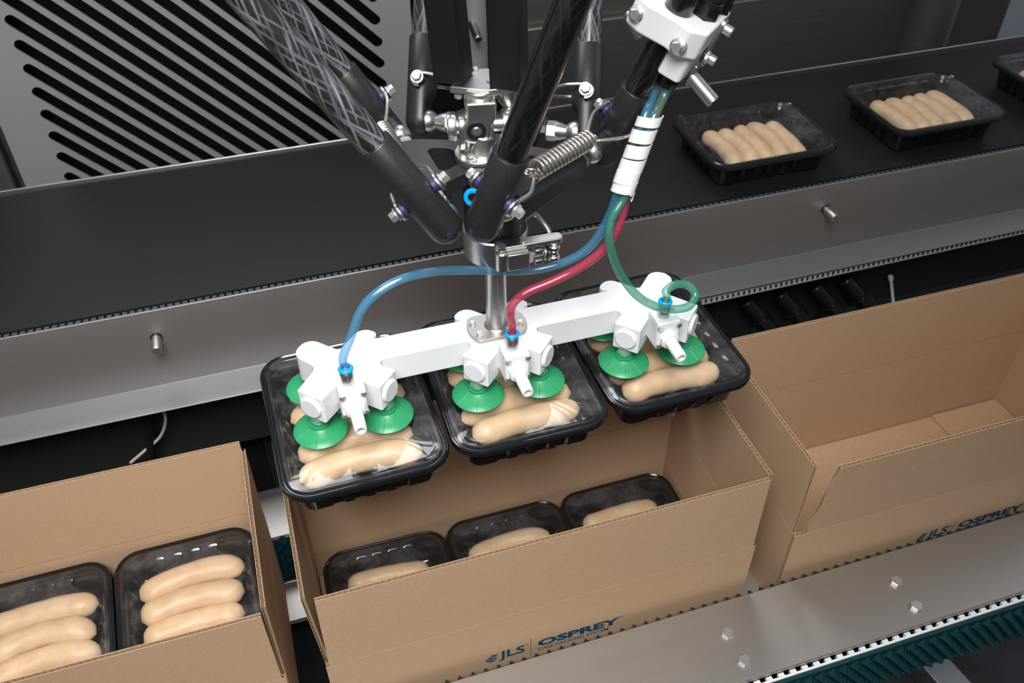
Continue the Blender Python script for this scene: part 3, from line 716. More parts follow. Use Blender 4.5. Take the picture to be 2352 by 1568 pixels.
RB = (0, 0, math.radians(-90))
tb1 = dup(tray0, (0.7530, 1.1100, 0.0005), RB, 'sealed tray of five sausages on the belt, nearest the gripper', BT)
tb2 = dup(tray0, (1.0740, 1.1170, 0.0005), RB, 'sealed tray of five sausages on the belt, second from the gripper', BT)
tb3 = dup(tray0, (1.3940, 1.1360, 0.0005), RB, 'sealed tray cut off by the right edge of the picture on the belt', BT)
fill(tb1, 4, range(5), 'the belt tray nearest the gripper', dirword='left end', zc=0.018, y0=-0.0505, pitch=0.0278, size=0.97)
fill(tb2, 5, range(5), 'the second belt tray from the gripper', dirword='left end', zc=0.018, y0=-0.0505, pitch=0.0278, size=0.97)
fill(tb3, 6, range(5), 'the belt tray at the right picture edge', dirword='left end', zc=0.018, y0=-0.0505, pitch=0.0278, size=0.97)
MT = 'trays at the bottom of the middle box'; zM = BZ + 0.009
for k, (x, wd) in enumerate(((0.0555, 'left'), (0.2305, 'middle'), (0.4035, 'right'))):
    tm_ = dup(tray0, (x, 0.6780, zM), (0, 0, math.radians((-1.0, 0, 0.5)[k])), 'black tray inside the middle box, %s one of its three' % wd, MT)
    fill(tm_, 7 + k, range(1, 5), 'the %s tray inside the middle box' % wd)
LT = 'trays in the filled left box'
zL = BZ + 0.004 + 0.047
for k, (x, wd) in enumerate(((-0.1905, 'rightmost'), (-0.3665, 'second from right'))):
    lo = dup(tray0, (x, 0.688, BZ + 0.004), (0, 0, 0), 'black tray underneath the %s top tray in the left box' % wd, LT)
    t_ = dup(tray0, (x, 0.6980, -0.2815), (math.radians(10.0), 0, math.radians(0.5)), 'black tray on top in the left box, %s' % wd, LT)
    t_.location.z += 0.0
    if k < 2: fill(t_, 11 + k, range(5), 'the %s top tray of the left box' % ('right' if k == 0 else 'second'), size=(1.06, 1.16, 1.08), y0=-0.064, pitch=0.0322, zc=0.0185)

# ------------------------------------------------------------------ vacuum gripper
GX, GY = 0.2115, 0.712; SXS = (0.0400, 0.2115, 0.3830); ZT, ZB = 0.106, 0.0725
g = thing('vacuum_gripper', 'white plastic three-station vacuum gripper with green suction cups below the robot', 'gripper', (GX, GY, 0.044))
def station_left(cx):   # outline of the half station left of centre, going down its left side: from back notch to front notch
    return [(cx, GY + 0.018, 0.012), (cx - 0.018, GY + 0.040, 0.012), (cx - 0.040, GY + 0.045, 0.014), (cx - 0.047, GY + 0.016, 0.014)]
out = []
def stn(cx, left_open, right_open):
    """points counter-clockwise, split in back part (right to left) and front part (left to right)"""
    back = []
    back += ([(cx + 0.026, GY + 0.0225, 0.010)] if right_open else [(cx + 0.028, GY + 0.004, 0.012)])
    back += [(cx + 0.0485, GY + 0.0265, 0.014) if right_open else (cx + 0.0485, GY + 0.022, 0.014), (cx + 0.029, GY + 0.0455, 0.014), (cx + 0.002, GY + 0.0175, 0.010), (cx - 0.002, GY + 0.0175, 0.010),
             (cx - 0.029, GY + 0.0455, 0.014), (cx - 0.0485, GY + 0.0265, 0.014) if left_open else (cx - 0.0485, GY + 0.024, 0.014)]
    back += ([(cx - 0.026, GY + 0.0225, 0.010)] if left_open else [])
    front = ([(cx - 0.028, GY - 0.012, 0.008)] if left_open else [(cx - 0.027, GY - 0.004, 0.010)])
    front += [(cx - 0.0505, GY - 0.0320, 0.002), (cx - 0.0290, GY - 0.0535, 0.002), (cx - 0.0035, GY - 0.028, 0.006), (cx + 0.0035, GY - 0.028, 0.006), (cx + 0.0290, GY - 0.0535, 0.002), (cx + 0.0505, GY - 0.0320, 0.002)]
    front += ([(cx + 0.028, GY - 0.012, 0.008)] if right_open else [(cx + 0.027, GY - 0.004, 0.010)])
    return back, front
S = [stn(SXS[0], False, True), stn(SXS[1], True, True), stn(SXS[2], True, False)]
outline = S[2][0] + S[1][0] + S[0][0] + S[0][1] + S[1][1] + S[2][1]
mbm = MB().prism(fillet(outline, 6), ZB, ZT)
part('manifold_body', mbm, M['white'], g, 0.0022, smooth=40, seg=3)
cupprof = [(r_ * 1.06, h_) for r_, h_ in [(0.0, 0.0175), (0.0072, 0.0175), (0.0085, 0.0165), (0.0088, 0.0140), (0.0075, 0.0130), (0.0095, 0.0125), (0.0100, 0.0112), (0.0099, 0.0090), (0.0125, 0.0072), (0.0200, 0.0040), (0.0262, 0.0016), (0.0268, 0.0008), (0.0262, 0.0), (0.0240, 0.0002), (0.0185, 0.0022), (0.0100, 0.0060), (0.0, 0.0062)]]
for i, sx in enumerate(SXS):
    for dx, dy in ((-0.0352, -0.0345), (0.0352, -0.0345), (-0.0345, 0.031), (0.0345, 0.031)):
        x, y, z = sx + dx, GY + dy, 0.0465
        c = part('suction_cup', MB().lathe(cupprof, (x, y, z), (0, 0, 1), 48), M['green'], g, smooth=40)
        part('cup_nut', MB().cyl((x, y, z + 0.016), (x, y, 0.074), 0.0078, seg=6), M['nut_clear'], c)
        rb_ = MB()
        for a in (-1.9, -1.2, -0.35, 0.35, -2.8, 1.5, 2.4):
            ca, sa = math.cos(a), math.sin(a)
            rb_.tube([(x + ca * r_, y + sa * r_, z + h_ + 0.0001) for r_, h_ in ((0.0133, 0.0072), (0.0212, 0.0040), (0.0275, 0.0017))], 0.00035, 5)
        part('cup_rib', rb_, M['green'], c)
    for sg in (-1, 1):       # round plugs in the slanted ends of the two front arms
        n_ = Vector((sg * 0.7071, -0.7071, 0)); p = Vector((sx + sg * 0.0398, GY - 0.0428, 0.0895))
        part('plug', MB().cyl(p - n_ * 0.002, p + n_ * 0.0035, 0.0125, seg=28, bev=0.0015), M['white'], g)
        # pointed skirt below each arm end
        w = Vector((n_.y, -n_.x, 0)); e = p - n_ * 0.0
    # ejector block
    vx = sx + 0.0015; vy = 0.6645
    vb = part('valve_block', MB().box((vx, vy, 0.0985), (0.027, 0.0265, 0.036)), M['white'], g, 0.0022, seg=3)
    fy = vy - 0.01325
    part('nozzle_boss', MB().cyl((vx, fy + 0.002, 0.0945), (vx, fy - 0.0075, 0.0945), 0.0105, seg=8, phase=math.pi / 8, bev=0.001), M['white'], vb)
    nz_ = MB(); nz_.lathe([(0.0068, 0.0), (0.0062, 0.027), (0.0056, 0.0282), (0.0036, 0.0282), (0.0034, 0.018), (0, 0.018)], (vx, fy - 0.006, 0.0945), (0, -1, 0), 24)
    part('nozzle', nz_, M['white'], vb)
    for dx in (-0.0108, 0.0108):
        for dz in (-0.0125, 0.0125):
            part('valve_bolt', hexbolt(MB(), (vx + dx, fy, 0.0985 + dz), (0, -1, 0), 0.0034, 0.0024), M['bolt'], vb)
    fx, fyy = vx - 0.002, vy
    ft = part('push_fitting', MB().lathe([(0, 0), (0.0066, 0), (0.0068, 0.001), (0.0068, 0.0155), (0.0062, 0.0165), (0.0054, 0.0165), (0.0054, 0.019), (0.0040, 0.019), (0, 0.019)], (fx, fyy, 0.1155), (0, 0, 1), 28), M['brushed'], g)
    part('collar', MB().lathe([(0.0046, 0.0190), (0.0074, 0.0190), (0.0078, 0.0200), (0.0074, 0.0212), (0.0062, 0.0222), (0.0050, 0.0222), (0.0044, 0.0195)], (fx, fyy, 0.1155), (0, 0, 1), 28), M['blue'], ft)
# flange and tube
FX, FY = 0.2085, 0.7115
fl_ = []
for i in range(40):
    a = 2 * math.pi * i / 40; x, y = 0.0325 * math.cos(a), 0.0325 * math.sin(a)
    fl_.append((FX + x, FY + max(-0.0205, min(0.0205, y))))
fo = part('mounting_flange', MB().prism(fl_, ZT, ZT + 0.0045), M['plate_steel'], g, 0.0005, smooth=30)
for dx, dy in ((-0.025, 0.008), (-0.0225, -0.011), (0.025, -0.006), (0.0215, 0.013)):
    part('flange_bolt', hexbolt(MB(), (FX + dx, FY + dy, ZT + 0.0045), (0, 0, 1), 0.0036, 0.003, 0.0008), M['bolt'], fo)
part('upright_tube', MB().lathe([(0.0135, 0), (0.0118, 0.0015), (0.0112, 0.004), (0.0112, 0.097), (0, 0.097)], (FX, FY, ZT + 0.0045), (0, 0, 1), 32), M['brushed'], g)

# ------------------------------------------------------------------ delta robot
RC = Vector((0.2045, 0.7150, 0.31))
rob = thing('delta_robot', 'three-armed delta robot head with black carbon rods holding the gripper', 'robot', (RC.x, RC.y, 0.2075))
AX, AY = FX, FY
# quick-change coupling
part('coupling_lower_ring', MB().lathe([(0, 0), (0.029, 0), (0.0315, 0.002), (0.0315, 0.0135), (0, 0.0135)], (AX, AY, 0.2075), (0, 0, 1), 48), M['brushed'], rob)
part('coupling_upper_ring', MB().lathe([(0, 0), (0.0315, 0), (0.0325, 0.001), (0.0325, 0.0160), (0.031, 0.0172), (0, 0.0172)], (AX, AY, 0.2210), (0, 0, 1), 48), M['brushed'], rob)
part('hub', MB().lathe([(0, 0), (0.0305, 0), (0.0305, 0.056), (0, 0.056)], (AX, AY, 0.2380), (0, 0, 1), 40), M['black_al'], rob)
def P(px, py, z): return at_z(px, py, z)
# lever clamp on the right of the coupling
lv = MB()
a = P(1150, 566, 0.2420); b = P(1283, 545, 0.2420); dd = (b - a).normalized(); ww = Vector((dd.y, -dd.x, 0)).normalized()
lpts = fillet([(-0.006, -0.0070, 0.006), ((b - a).length + 0.004, -0.0060, 0.0055), ((b - a).length + 0.004, 0.0060, 0.0055), (-0.006, 0.0070, 0.006)], 6)
lm = Matrix((dd, Vector((0, 0, 1)).cross(dd), Vector((0, 0, 1)))).transposed()
part('clamp_lever', MB().prism(lpts, -0.0028, 0.0028, lm, a), M['steel'], rob, 0.0012)
a = a + Vector((0, -0.004, 0)); b = b + Vector((0, -0.004, 0)); bc = a + dd * 0.012 + Vector((0, -0.003, -0.0120))
part('clamp_block', MB().box(bc + dd * 0.002, (0.022, 0.0125, 0.019), lm), M['brushed'], rob, 0.0012)
part('clamp_hinge', MB().cyl(a + Vector((0, 0, -0.024)), a + Vector((0, 0, -0.0030)), 0.0066, seg=24, bev=0.001), M['steel'], rob)
part('clamp_pivot', MB().cyl(a + Vector((0, 0, 0.0026)), a + Vector((0, 0, 0.0036)), 0.0042, seg=20), M['bolt'], rob)
e0 = a + dd * 0.0265 + Vector((0, 0, -0.0125))
thd = MB().tube([e0 + dd * t for t in (-0.004, 0.010, 0.022)], 0.0026, 14)
for k in range(7): thd.lathe([(0.0026, -0.0006), (0.0032, 0), (0.0026, 0.0006)], e0 + dd * (0.003 + 0.0016 * k), dd, 14)
part('clamp_screw', thd, M['bolt'], rob)
part('clamp_nut', MB().cyl(e0 - dd * 0.003, e0 + dd * 0.003, 0.0074, seg=6), M['steel'], rob)
part('clamp_nut', MB().box(e0 + dd * 0.009 + Vector((0, 0, 0.0055)), (0.008, 0.011, 0.005), lm), M['steel'], rob, 0.0006)
part('clamp_nut', MB().box(e0 + dd * 0.009 + Vector((0, 0, -0.0065)), (0.008, 0.011, 0.005), lm), M['steel'], rob, 0.0006)
part('clamp_washer', MB().cyl(e0 + dd * 0.0140, e0 + dd * 0.0168, 0.0074, seg=24, bev=0.0008), M['steel'], rob)
part('rubber_washer', MB().cyl(e0 + dd * 0.0170, e0 + dd * 0.0188, 0.0072, seg=24, bev=0.0006), M['black_plastic'], rob)
ey = e0 + dd * 0.0250
for dz in (-0.0058, 0.0, 0.0058):
    part('eye_link', MB().cyl(ey + Vector((0, 0, dz - 0.0024)), ey + Vector((0, 0, dz + 0.0024)), 0.0062 if dz else 0.0046, seg=24, bev=0.0009), M['steel'], rob)
part('eye_pin', MB().cyl(ey + Vector((0, 0, -0.0090)), ey + Vector((0, 0, 0.0100)), 0.0032, seg=16, bev=0.0006), M['bolt'], rob)
part('clamp_bolt', hexbolt(MB(), a + dd * 0.022 - ww * 0.0035 + Vector((0, 0, 0.0028)), (0, 0, 1), 0.0032, 0.0038, 0.0008), M['bolt'], rob)
# cable behind the coupling
part('sensor_cable', MB().tube(spline([P(1188, 520, 0.25), P(1222, 490, 0.245), P(1245, 508, 0.235), P(1262, 535, 0.226), P(1250, 556, 0.218)], 8), 0.0028, 10), M['brushed'], rob)
# platform: star plate with three arms and cut-outs
RAD = {'A': 183.0, 'B': -57.0, 'C': 63.0}
RR, BH = 0.0655, 0.074
star = []
for k in ('A', 'B', 'C'):
    pass
order = sorted(RAD.items(), key=lambda kv: kv[1])            # B, C, A counter-clockwise
for k, ang in order:
    t = math.radians(ang); r_ = Vector((math.cos(t), math.sin(t))); s_ = Vector((-r_.y, r_.x))
    for rr, ss, fr_ in ((0.024, -0.028, 0.012), (RR - 0.010, -0.042, 0.006), (RR + 0.010, -0.042, 0.003), (RR + 0.010, 0.042, 0.003), (RR - 0.010, 0.042, 0.006), (0.024, 0.028, 0.012)):
        q = r_ * rr + s_ * ss; star.append((q.x, q.y, fr_))
holes = []
for k, ang in order:
    t = math.radians(ang); r_ = Vector((math.cos(t), math.sin(t))); s_ = Vector((-r_.y, r_.x)); hh = []
    for rr, ss, fr_ in ((0.031, -0.013, 0.008), (0.054, -0.025, 0.006), (0.054, 0.025, 0.006), (0.031, 0.013, 0.008)):
        q = r_ * rr + s_ * ss; hh.append((q.x, q.y, fr_))
    holes.append(list(reversed(fillet(hh, 6))))
pm = curve_mesh([fillet(star, 5)] + holes, 0.013)
xform(pm, Matrix.Identity(3), (RC.x, RC.y, 0.3150))
part('platform', pm, M['black_al'], rob, 0.0008, smooth=30)
# blue push-in ring on the hub front
bq = at_y(1086, 452, 0.679)
part('blue_ring', MB().lathe([(0.0045, 0), (0.0078, 0), (0.0084, 0.001), (0.0084, 0.002), (0.0074, 0.003), (0.0045, 0.003), (0.0042, 0.0)], bq, (-0.35, -1, 0.35), 28), M['blue'], rob)
# universal joint
ux, uy = 0.1955, 0.7135
D0 = P(1100, 362, 0.3215)
dsk = part('joint_flange', MB().lathe([(0, 0), (0.0215, 0), (0.0222, 0.001), (0.0222, 0.0055), (0.0215, 0.0065), (0, 0.0065)], D0, (0, 0, 1), 48), M['steel'], rob)
for a in (2.35, -0.6, 0.9, -2.3):
    part('flange_bolt', hexbolt(MB(), D0 + Vector((0.0165 * math.cos(a), 0.0165 * math.sin(a), 0.0065)), (0, 0, 1), 0.0042, 0.004, 0.0008), M['bolt'], dsk)
def capsule_lug(mb, c, n, w, h, th):     # bearing lug plate: rounded, facing n
    m = frame(n, (0, 0, 1)); pts = fillet([(-h, -w, w * 0.95), (h, -w, w * 0.95), (h, w, w * 0.95), (-h, w, w * 0.95)], 8)
    return mb.prism(pts, -th / 2, th / 2, m, c)
piv = P(1092, 287, 0.352)
vw = Vector((-0.18, -0.95, 0.0)).normalized(); sdv = Vector((-vw.y, vw.x, 0))
ly = MB().lathe([(0, 0), (0.0125, 0), (0.0115, 0.005), (0.0108, 0.018), (0, 0.020)], D0 + Vector((0.003, 0, 0.0055)), (0.12, 0, 1), 28)
capsule_lug(ly, piv + sdv * 0.0125 + Vector((0, 0, -0.006)), sdv, 0.0108, 0.0165, 0.006); capsule_lug(ly, piv - sdv * 0.0125 + Vector((0, 0, -0.006)), sdv, 0.0108, 0.0165, 0.006)
part('lower_yoke', ly, M['steel'], rob, 0.0012)
UPZ = 0.3865
B0 = P(1108, 190, UPZ)
top_ = B0 + Vector((-0.004, -0.004, -0.008)); hz = (top_ - piv).dot(Vector((0, 0, 1))); sx_ = (top_ - piv).dot(sdv)
uyk = MB().lathe([(0, 0), (0.0142, 0), (0.0142, -0.008), (0.0140, -0.014), (0.0128, -0.020), (0.0100, -0.025), (0.0, -0.028)], B0 + Vector((-0.004, -0.004, -0.002)), (0, 0, 1), 32)
pl_ = fillet([(sx_ - 0.0135, hz, 0.002), (sx_ - 0.0125, hz - 0.016, 0.008), (-0.0128, 0.004, 0.006), (-0.0115, -0.0125, 0.0105), (0.0115, -0.0125, 0.0105), (0.0128, 0.004, 0.006), (sx_ + 0.0125, hz - 0.016, 0.008), (sx_ + 0.0135, hz, 0.002)], 6)
fmv = Matrix((sdv, Vector((0, 0, 1)), sdv.cross(Vector((0, 0, 1))))).transposed()
zs_ = 1 if (fmv @ Vector((0, 0, 1))).dot(vw) > 0 else -1
uyk.prism(pl_, zs_ * 0.0035, zs_ * 0.0120, fmv, piv); uyk.prism(pl_, zs_ * -0.0120, zs_ * -0.0035, fmv, piv)
part('upper_yoke', uyk, M['steel'], rob, 0.0028, seg=4)
brg = part('bearing_ring', MB().lathe([(0.0050, 0.0), (0.0088, 0.0), (0.0088, 0.0009), (0.0050, 0.0009)], piv + vw * 0.0117, vw, 28), M['black_plastic'], rob)
part('bearing_pin', MB().cyl(piv + vw * 0.004, piv + vw * 0.0129, 0.0045, seg=24, bev=0.001), M['steel'], brg)
part('cross_arm', MB().cyl(piv - sdv * 0.019, piv + sdv * 0.026, 0.0070, seg=28, bev=0.001), M['steel'], rob)
part('cross_cap', MB().lathe([(0.006, 0), (0.0125, 0), (0.013, 0.001), (0.013, 0.0085), (0.0125, 0.0095), (0.006, 0.0095), (0.006, 0)], piv + sdv * 0.024, sdv, 32), M['steel'], rob)
part('cross_cap', MB().lathe([(0.006, 0), (0.0125, 0), (0.013, 0.001), (0.013, 0.0065), (0.0125, 0.0075), (0.006, 0.0075), (0.006, 0)], piv - sdv * 0.025, sdv, 32), M['steel'], rob)
uy2 = MB().lathe([(0.0, 0), (0.012, 0), (0.012, -0.012), (0.008, -0.022), (0, -0.022)], B0 + Vector((0.022, -0.002, -0.004)), (-0.25, 0, 1), 24)
part('side_yoke', uy2, M['steel'], rob)
# bracket plate with bolts and the two black beams
Bz = UPZ
hexp = [P(1033, 199, Bz), P(1082, 158, Bz), P(1140, 156, Bz), P(1190, 172, Bz), P(1200, 186, Bz), P(1178, 200, Bz), P(1123, 207, Bz)]
brk = part('bracket_plate', MB().prism([(q.x, q.y) for q in hexp], Bz - 0.006, Bz), M['brushed'], rob, 0.0006, smooth=20)
for px, py in ((1046, 183), (1092, 160), (1124, 188)):
    part('bracket_bolt', hexbolt(MB(), P(px, py, Bz), (0, 0, 1), 0.0028, 0.0022), M['bolt'], brk)
for px, py in ((1053, 222), (1126, 226)):
    part('bracket_nut', hexbolt(MB(), P(px, py - 8, Bz - 0.008), (0, 0, -1), 0.0038, 0.0045), M['bolt'], brk)
bw = MB(); w0, w1 = P(1178, 205, Bz), P(1204, 182, Bz)
part('bracket_wing', MB().hexa([w0 + Vector((0, 0, -0.012)), w1 + Vector((0, 0, -0.012)), w1 + Vector((0.003, 0.004, -0.012)), w0 + Vector((0.003, 0.004, -0.012)), w0, w1, w1 + Vector((0.003, 0.004, 0)), w0 + Vector((0.003, 0.004, 0))]), M['brushed'], brk, 0.0005)
part('bracket_boss', MB().lathe([(0, 0), (0.0085, 0), (0.0085, 0.009), (0, 0.009)], P(1153, 206, Bz - 0.008), (0, 0, 1), 24), M['steel'], brk)
for px, py, tx, ty in ((1042, 175, 1022, 0), (1170, 190, 1164, 0)):
    b0 = P(px, py, Bz + 0.001); 
    upv = Vector((0.0, 0.0, 1.0))
    # choose the lean so the beam follows its line in the photograph while staying nearly upright
    n_ = ray((px, py)).cross(ray((tx, ty))); hv = Vector((1, 0, 0)); k_ = -n_.dot(upv) / n_.dot(hv); ax_ = (upv + hv * k_).normalized()
    m_ = frame(ax_, (0.80, -0.60, 0))
    bm_ = part('black_beam', MB().prism(fillet([(-0.014, -0.014, 0.0025), (0.014, -0.014, 0.0025), (0.014, 0.014, 0.0025), (-0.014, 0.014, 0.0025)], 3), 0, 0.62, m_, b0), M['black_beam'], rob, smooth=30)
# arm bars, studs, rods
PX2 = {'A': ((945, 432), (571, 0), (880, 285), (653, 0)), 'B': ((1136, 447), (1317, 0), (1415, 298), (1557, 23)), 'C': ((970, 205), (979, 0), (1347, 220), (1355, 0))}
TN = {'A': -0.20, 'B': 0.12, 'C': 0.10}
SLEEVE_TOP = {'A': ((855, 328), (786, 162)), 'B': ((1180, 353), (1468, 205)), 'C': ((977, 86), (1352, 107))}
HOOK = {}
for k, ang in RAD.items():
    t = math.radians(ang); r_ = Vector((math.cos(t), math.sin(t), 0)); s_ = Vector((-r_.y, r_.x, 0)); mid = RC + r_ * RR; low_ = Vector((0, 0, -0.004 if k != 'B' else 0.0))
    lo_side, hi_side = (1, -1)
    bar = MB(); hw, ch = 0.0138, 0.0055
    octo = [(-hw + ch, -hw), (hw - ch, -hw), (hw, -hw + ch), (hw, hw - ch), (hw - ch, hw), (-hw + ch, hw), (-hw, hw - ch), (-hw, -hw + ch)]
    bar.prism(octo, -0.046, 0.046, frame(s_, r_), mid + low_)
    part('arm_bar', bar, M['black_al'], rob, 0.0006, smooth=20)
    if k == 'A': sides = (s_, -s_)          # first rod of each pair is the one listed first in PX2
    elif k == 'B': sides = (-s_, s_)
    else: sides = (s_, -s_)
    ends = []
    for j, a in enumerate(sides):
        ball = mid + a * BH
        st = MB().lathe([(0, 0), (0.0098, 0), (0.0098, 0.009), (0, 0.009)], mid + a * 0.046, a, 6)
        st.lathe([(0, 0.0085), (0.0096, 0.0085), (0.0090, 0.013), (0.0058, 0.022), (0.0056, 0.026), (0, 0.026)], mid + a * 0.046, a, 24)
        stud = part('ball_stud', st, M['steel'], rob)
        part('ball', MB().sphere(ball, 0.0112, 28, 16, a), M['ball'], stud)
        ax0 = ball + a * 0.0105
        # rod direction from its line in the photograph, with the small sideways lean of this pair
        pa, pb_ = PX2[k][2 * j], PX2[k][2 * j + 1]
        n_ = ray(pa).cross(ray(pb_)); base = Vector((0, 0, 1)) + s_ * TN[k]
        aa = -n_.dot(base) / n_.dot(r_); d = (base + r_ * aa).normalized()
        # shift the start on to that line (a few millimetres across)
        side_v = d.cross(ax0 - CAM).normalized()
        num = -n_.dot(ax0 - CAM) / n_.dot(side_v); ax0 = ax0 + side_v * max(-0.012, min(0.012, num))
        # sleeve length from where its top edge shows
        best = min(((( RM.transposed() @ (ax0 + d * q - CAM)), q) for q in [0.03 + 0.002 * i for i in range(60)]), key=lambda e: (FPX * e[0].x / e[0].z + 1176 - SLEEVE_TOP[k][j][0]) ** 2 + (FPX * e[0].y / e[0].z + 784 - SLEEVE_TOP[k][j][1]) ** 2)[1]
        Ls = max(0.055, min(0.13, best))
        rod = part('rod', MB(), None, rob) if False else None
        R_ = 0.0152
        tubeb = MB(); p0 = ax0 + d * (Ls - 0.02); p1 = ax0 + d * 0.62
        me_ = MB().cyl(p0, p1, 0.0128, seg=32)
        rod = part('carbon_rod', me_, M['carbon'] if (k != 'B') else M['carbon_dark'], rob)
        uv = rod.data.uv_layers.new(name='UVMap'); rel = p0 - ORG[rob]; fm = frame(d)
        for lp in rod.data.loops:
            c_ = fm.transposed() @ (rod.data.vertices[lp.vertex_index].co - rel); uv.data[lp.index].uv = (math.atan2(c_.y, c_.x) / (2 * math.pi) * 2, c_.z * 4)
        # sleeve: rounded lower end, inner side cut flat round the ball
        m_ = frame(d, a); prof = []
        zz = [(-0.0150, 0.10)] + [(-0.0150 + 0.0152 * (1 - math.cos(q)), math.sin(q)) for q in [math.pi / 2 * i / 8 for i in range(1, 9)]]
        lev = [(z_, R_ * s__) for z_, s__ in zz] + [(0.016, R_), (0.020, R_), (0.026, R_), (0.032, R_), (Ls - 0.001, R_), (Ls, R_ - 0.0008), (Ls, 0.0129)]
        sm = MB(); seg = 40; prev = None
        for z_, rr in lev:
            k0 = len(sm.v)
            cut = -0.0065 if z_ < 0.018 else (-0.0065 - (z_ - 0.018) / 0.012 * 0.010 if z_ < 0.030 else -1)
            for i in range(seg):
                q = 2 * math.pi * i / seg; x_, y_ = rr * math.cos(q), rr * math.sin(q); x_ = max(x_, cut)
                sm.v.append(ax0 + m_ @ Vector((x_, y_, z_)))
            if prev is not None:
                sm.f.extend((prev + i, prev + (i + 1) % seg, k0 + (i + 1) % seg, k0 + i) for i in range(seg))
            else: sm.f.append(tuple(reversed(range(k0, k0 + seg))))
            prev = k0
        sl_ = part('rod_sleeve', sm, M['black_al'], rod, smooth=50)
        b_ = a.cross(d).normalized()
        sc = ax0 + d * (-0.004) + a * 0.0 + b_ * 0.0
        # small screw at the rounded end, facing outwards
        part('end_screw', MB().lathe([(0.0012, 0), (0.0022, 0), (0.0022, 0.001), (0.0012, 0.001), (0.0012, 0)], ax0 + a * 0.0148 + d * 0.001, a, 16), M['purple'], rod)
        pc = ax0 + d * 0.036
        for sg in (-1, 1):
            q = pc + b_ * sg * R_
            bs = MB().cyl(q - b_ * sg * 0.001, q + b_ * sg * 0.0035, 0.0062, seg=24, bev=0.0006); bs.cyl(q + b_ * sg * 0.0060, q + b_ * sg * 0.0078, 0.0058, seg=24, bev=0.0005)
            part('bushing', bs, M['purple'], rod)
            part('pivot_bolt', hexbolt(MB().cyl(q, q + b_ * sg * 0.009, 0.003, seg=12), q + b_ * sg * 0.0078, b_ * sg, 0.0050, 0.0055, 0.0012), M['bolt'], rod)
            ends.append((j, q + b_ * sg * 0.0048, b_ * sg, a, d))
    # spring between the two rods with wire yokes
    pc0 = (ends[0][1] + ends[1][1]) / 2; pc1 = (ends[2][1] + ends[3][1]) / 2
    vec = (pc1 - pc0).normalized(); Lt = (pc1 - pc0).length
    c0, c1 = pc0 + vec * (Lt * 0.285), pc1 - vec * (Lt * 0.285)
    coil = []; turns = 15; N = turns * 14; fm = frame(vec)
    for i in range(N + 1):
        q = 2 * math.pi * turns * i / N; coil.append(c0 + vec * ((c1 - c0).length * i / N) + fm @ Vector((0.0080 * math.cos(q), 0.0080 * math.sin(q), 0)))
    sp_ = part('spring', MB().tube(coil, 0.00175, 7), M['wire'], rob, smooth=70)
    for cc, sgn in ((c0, -1), (c1, 1)):
        ring = [cc + vec * sgn * 0.004 + fm @ Vector((0.0052 * math.cos(q), 0, 0)) + vec * sgn * 0.0052 * math.sin(q) for q in [2 * math.pi * i / 16 for i in range(17)]]
        part('spring_loop', MB().tube(ring, 0.0014, 8), M['wire'], sp_)
    for (j, q, bb, a, d) in ends:
        cc, sgn = (c0, -1) if j == 0 else (c1, 1)
        inw = vec * (1 if j == 0 else -1)
        loop_ = [q + (d * math.cos(w_) + a * math.sin(w_)) * 0.0068 for w_ in [math.pi * (0.9 - 1.25 * i / 12) + 0.5 for i in range(13)]]
        hookp = cc + vec * sgn * 0.0075
        midp = q + inw * 0.018 + (hookp - q) * 0.10 + d * 0.004
        path = list(reversed(loop_)) if (loop_[0] - hookp).length < (loop_[-1] - hookp).length else loop_
        part('wire_yoke', MB().tube(path + spline([path[-1] + inw * 0.004, midp, hookp + bb * 0.006, hookp + bb * 0.001], 6), 0.0017, 9), M['wire'], sp_)
    HOOK[k] = (c0, c1)
    if k == 'B': B2 = (ax0.copy(), d.copy())

# ------------------------------------------------------------------ hose clamp on the right carbon rod
def alongB(px, py):      # point on rod B2 nearest to a pixel
    o, d = B2; bst = None
    for i in range(400):
        p = o + d * (0.05 + 0.001 * i); e = RM.transposed() @ (p - CAM); u, v = FPX * e.x / e.z + 1176, FPX * e.y / e.z + 784
        q = (u - px) ** 2 + (v - py) ** 2
        if bst is None or q < bst[0]: bst = (q, p)
    return bst[1]
kc = alongB(1535, 70); bd = B2[1]
hx = Vector((0.72, -0.69, 0)); hx = (hx - bd * hx.dot(bd)).normalized(); hy = bd.cross(hx)
km = Matrix((hx, hy, bd)).transposed()
hk = thing('hose_clamp', 'white plastic clamp block bolted round the right carbon rod', 'clamp', kc)
def KP(x, y, z): return kc + km @ Vector((x, y, z + 0.004))
blk = fillet([(-0.034, -0.016, 0.007), (-0.019, -0.022, 0.006), (0.006, -0.020, 0.006), (0.020, -0.024, 0.006), (0.034, -0.012, 0.006), (0.036, 0.052, 0.004), (0.008, 0.052, 0.006), (-0.010, 0.020, 0.006), (-0.034, 0.018, 0.006)], 5)
part('clamp_body', MB().prism(blk, -0.010, 0.016, km, KP(0, 0, 0)), M['white'], hk, 0.0022, smooth=30, seg=3)
low = fillet([(0.009, -0.010, 0.004), (0.031, -0.010, 0.005), (0.033, 0.040, 0.005), (0.009, 0.040, 0.005)], 5)
part('clamp_foot', MB().prism(low, -0.037, -0.009, km, KP(0, 0, 0)), M['white'], hk, 0.0020, smooth=30, seg=3)
n_ = (km @ Vector((-0.10, -1, 0.15))).normalized()
for x, y, z in ((-0.0265, -0.0185, 0.003), (0.0175, -0.0225, -0.001)):
    part('clamp_screw', hexbolt(MB().lathe([(0, 0), (0.0076, 0), (0.0070, 0.0022), (0.0050, 0.0036), (0, 0.0036)], KP(x, y, z), n_, 28), KP(x, y, z) + n_ * 0.003, n_, 0.0051, 0.0042), M['bolt'], hk)
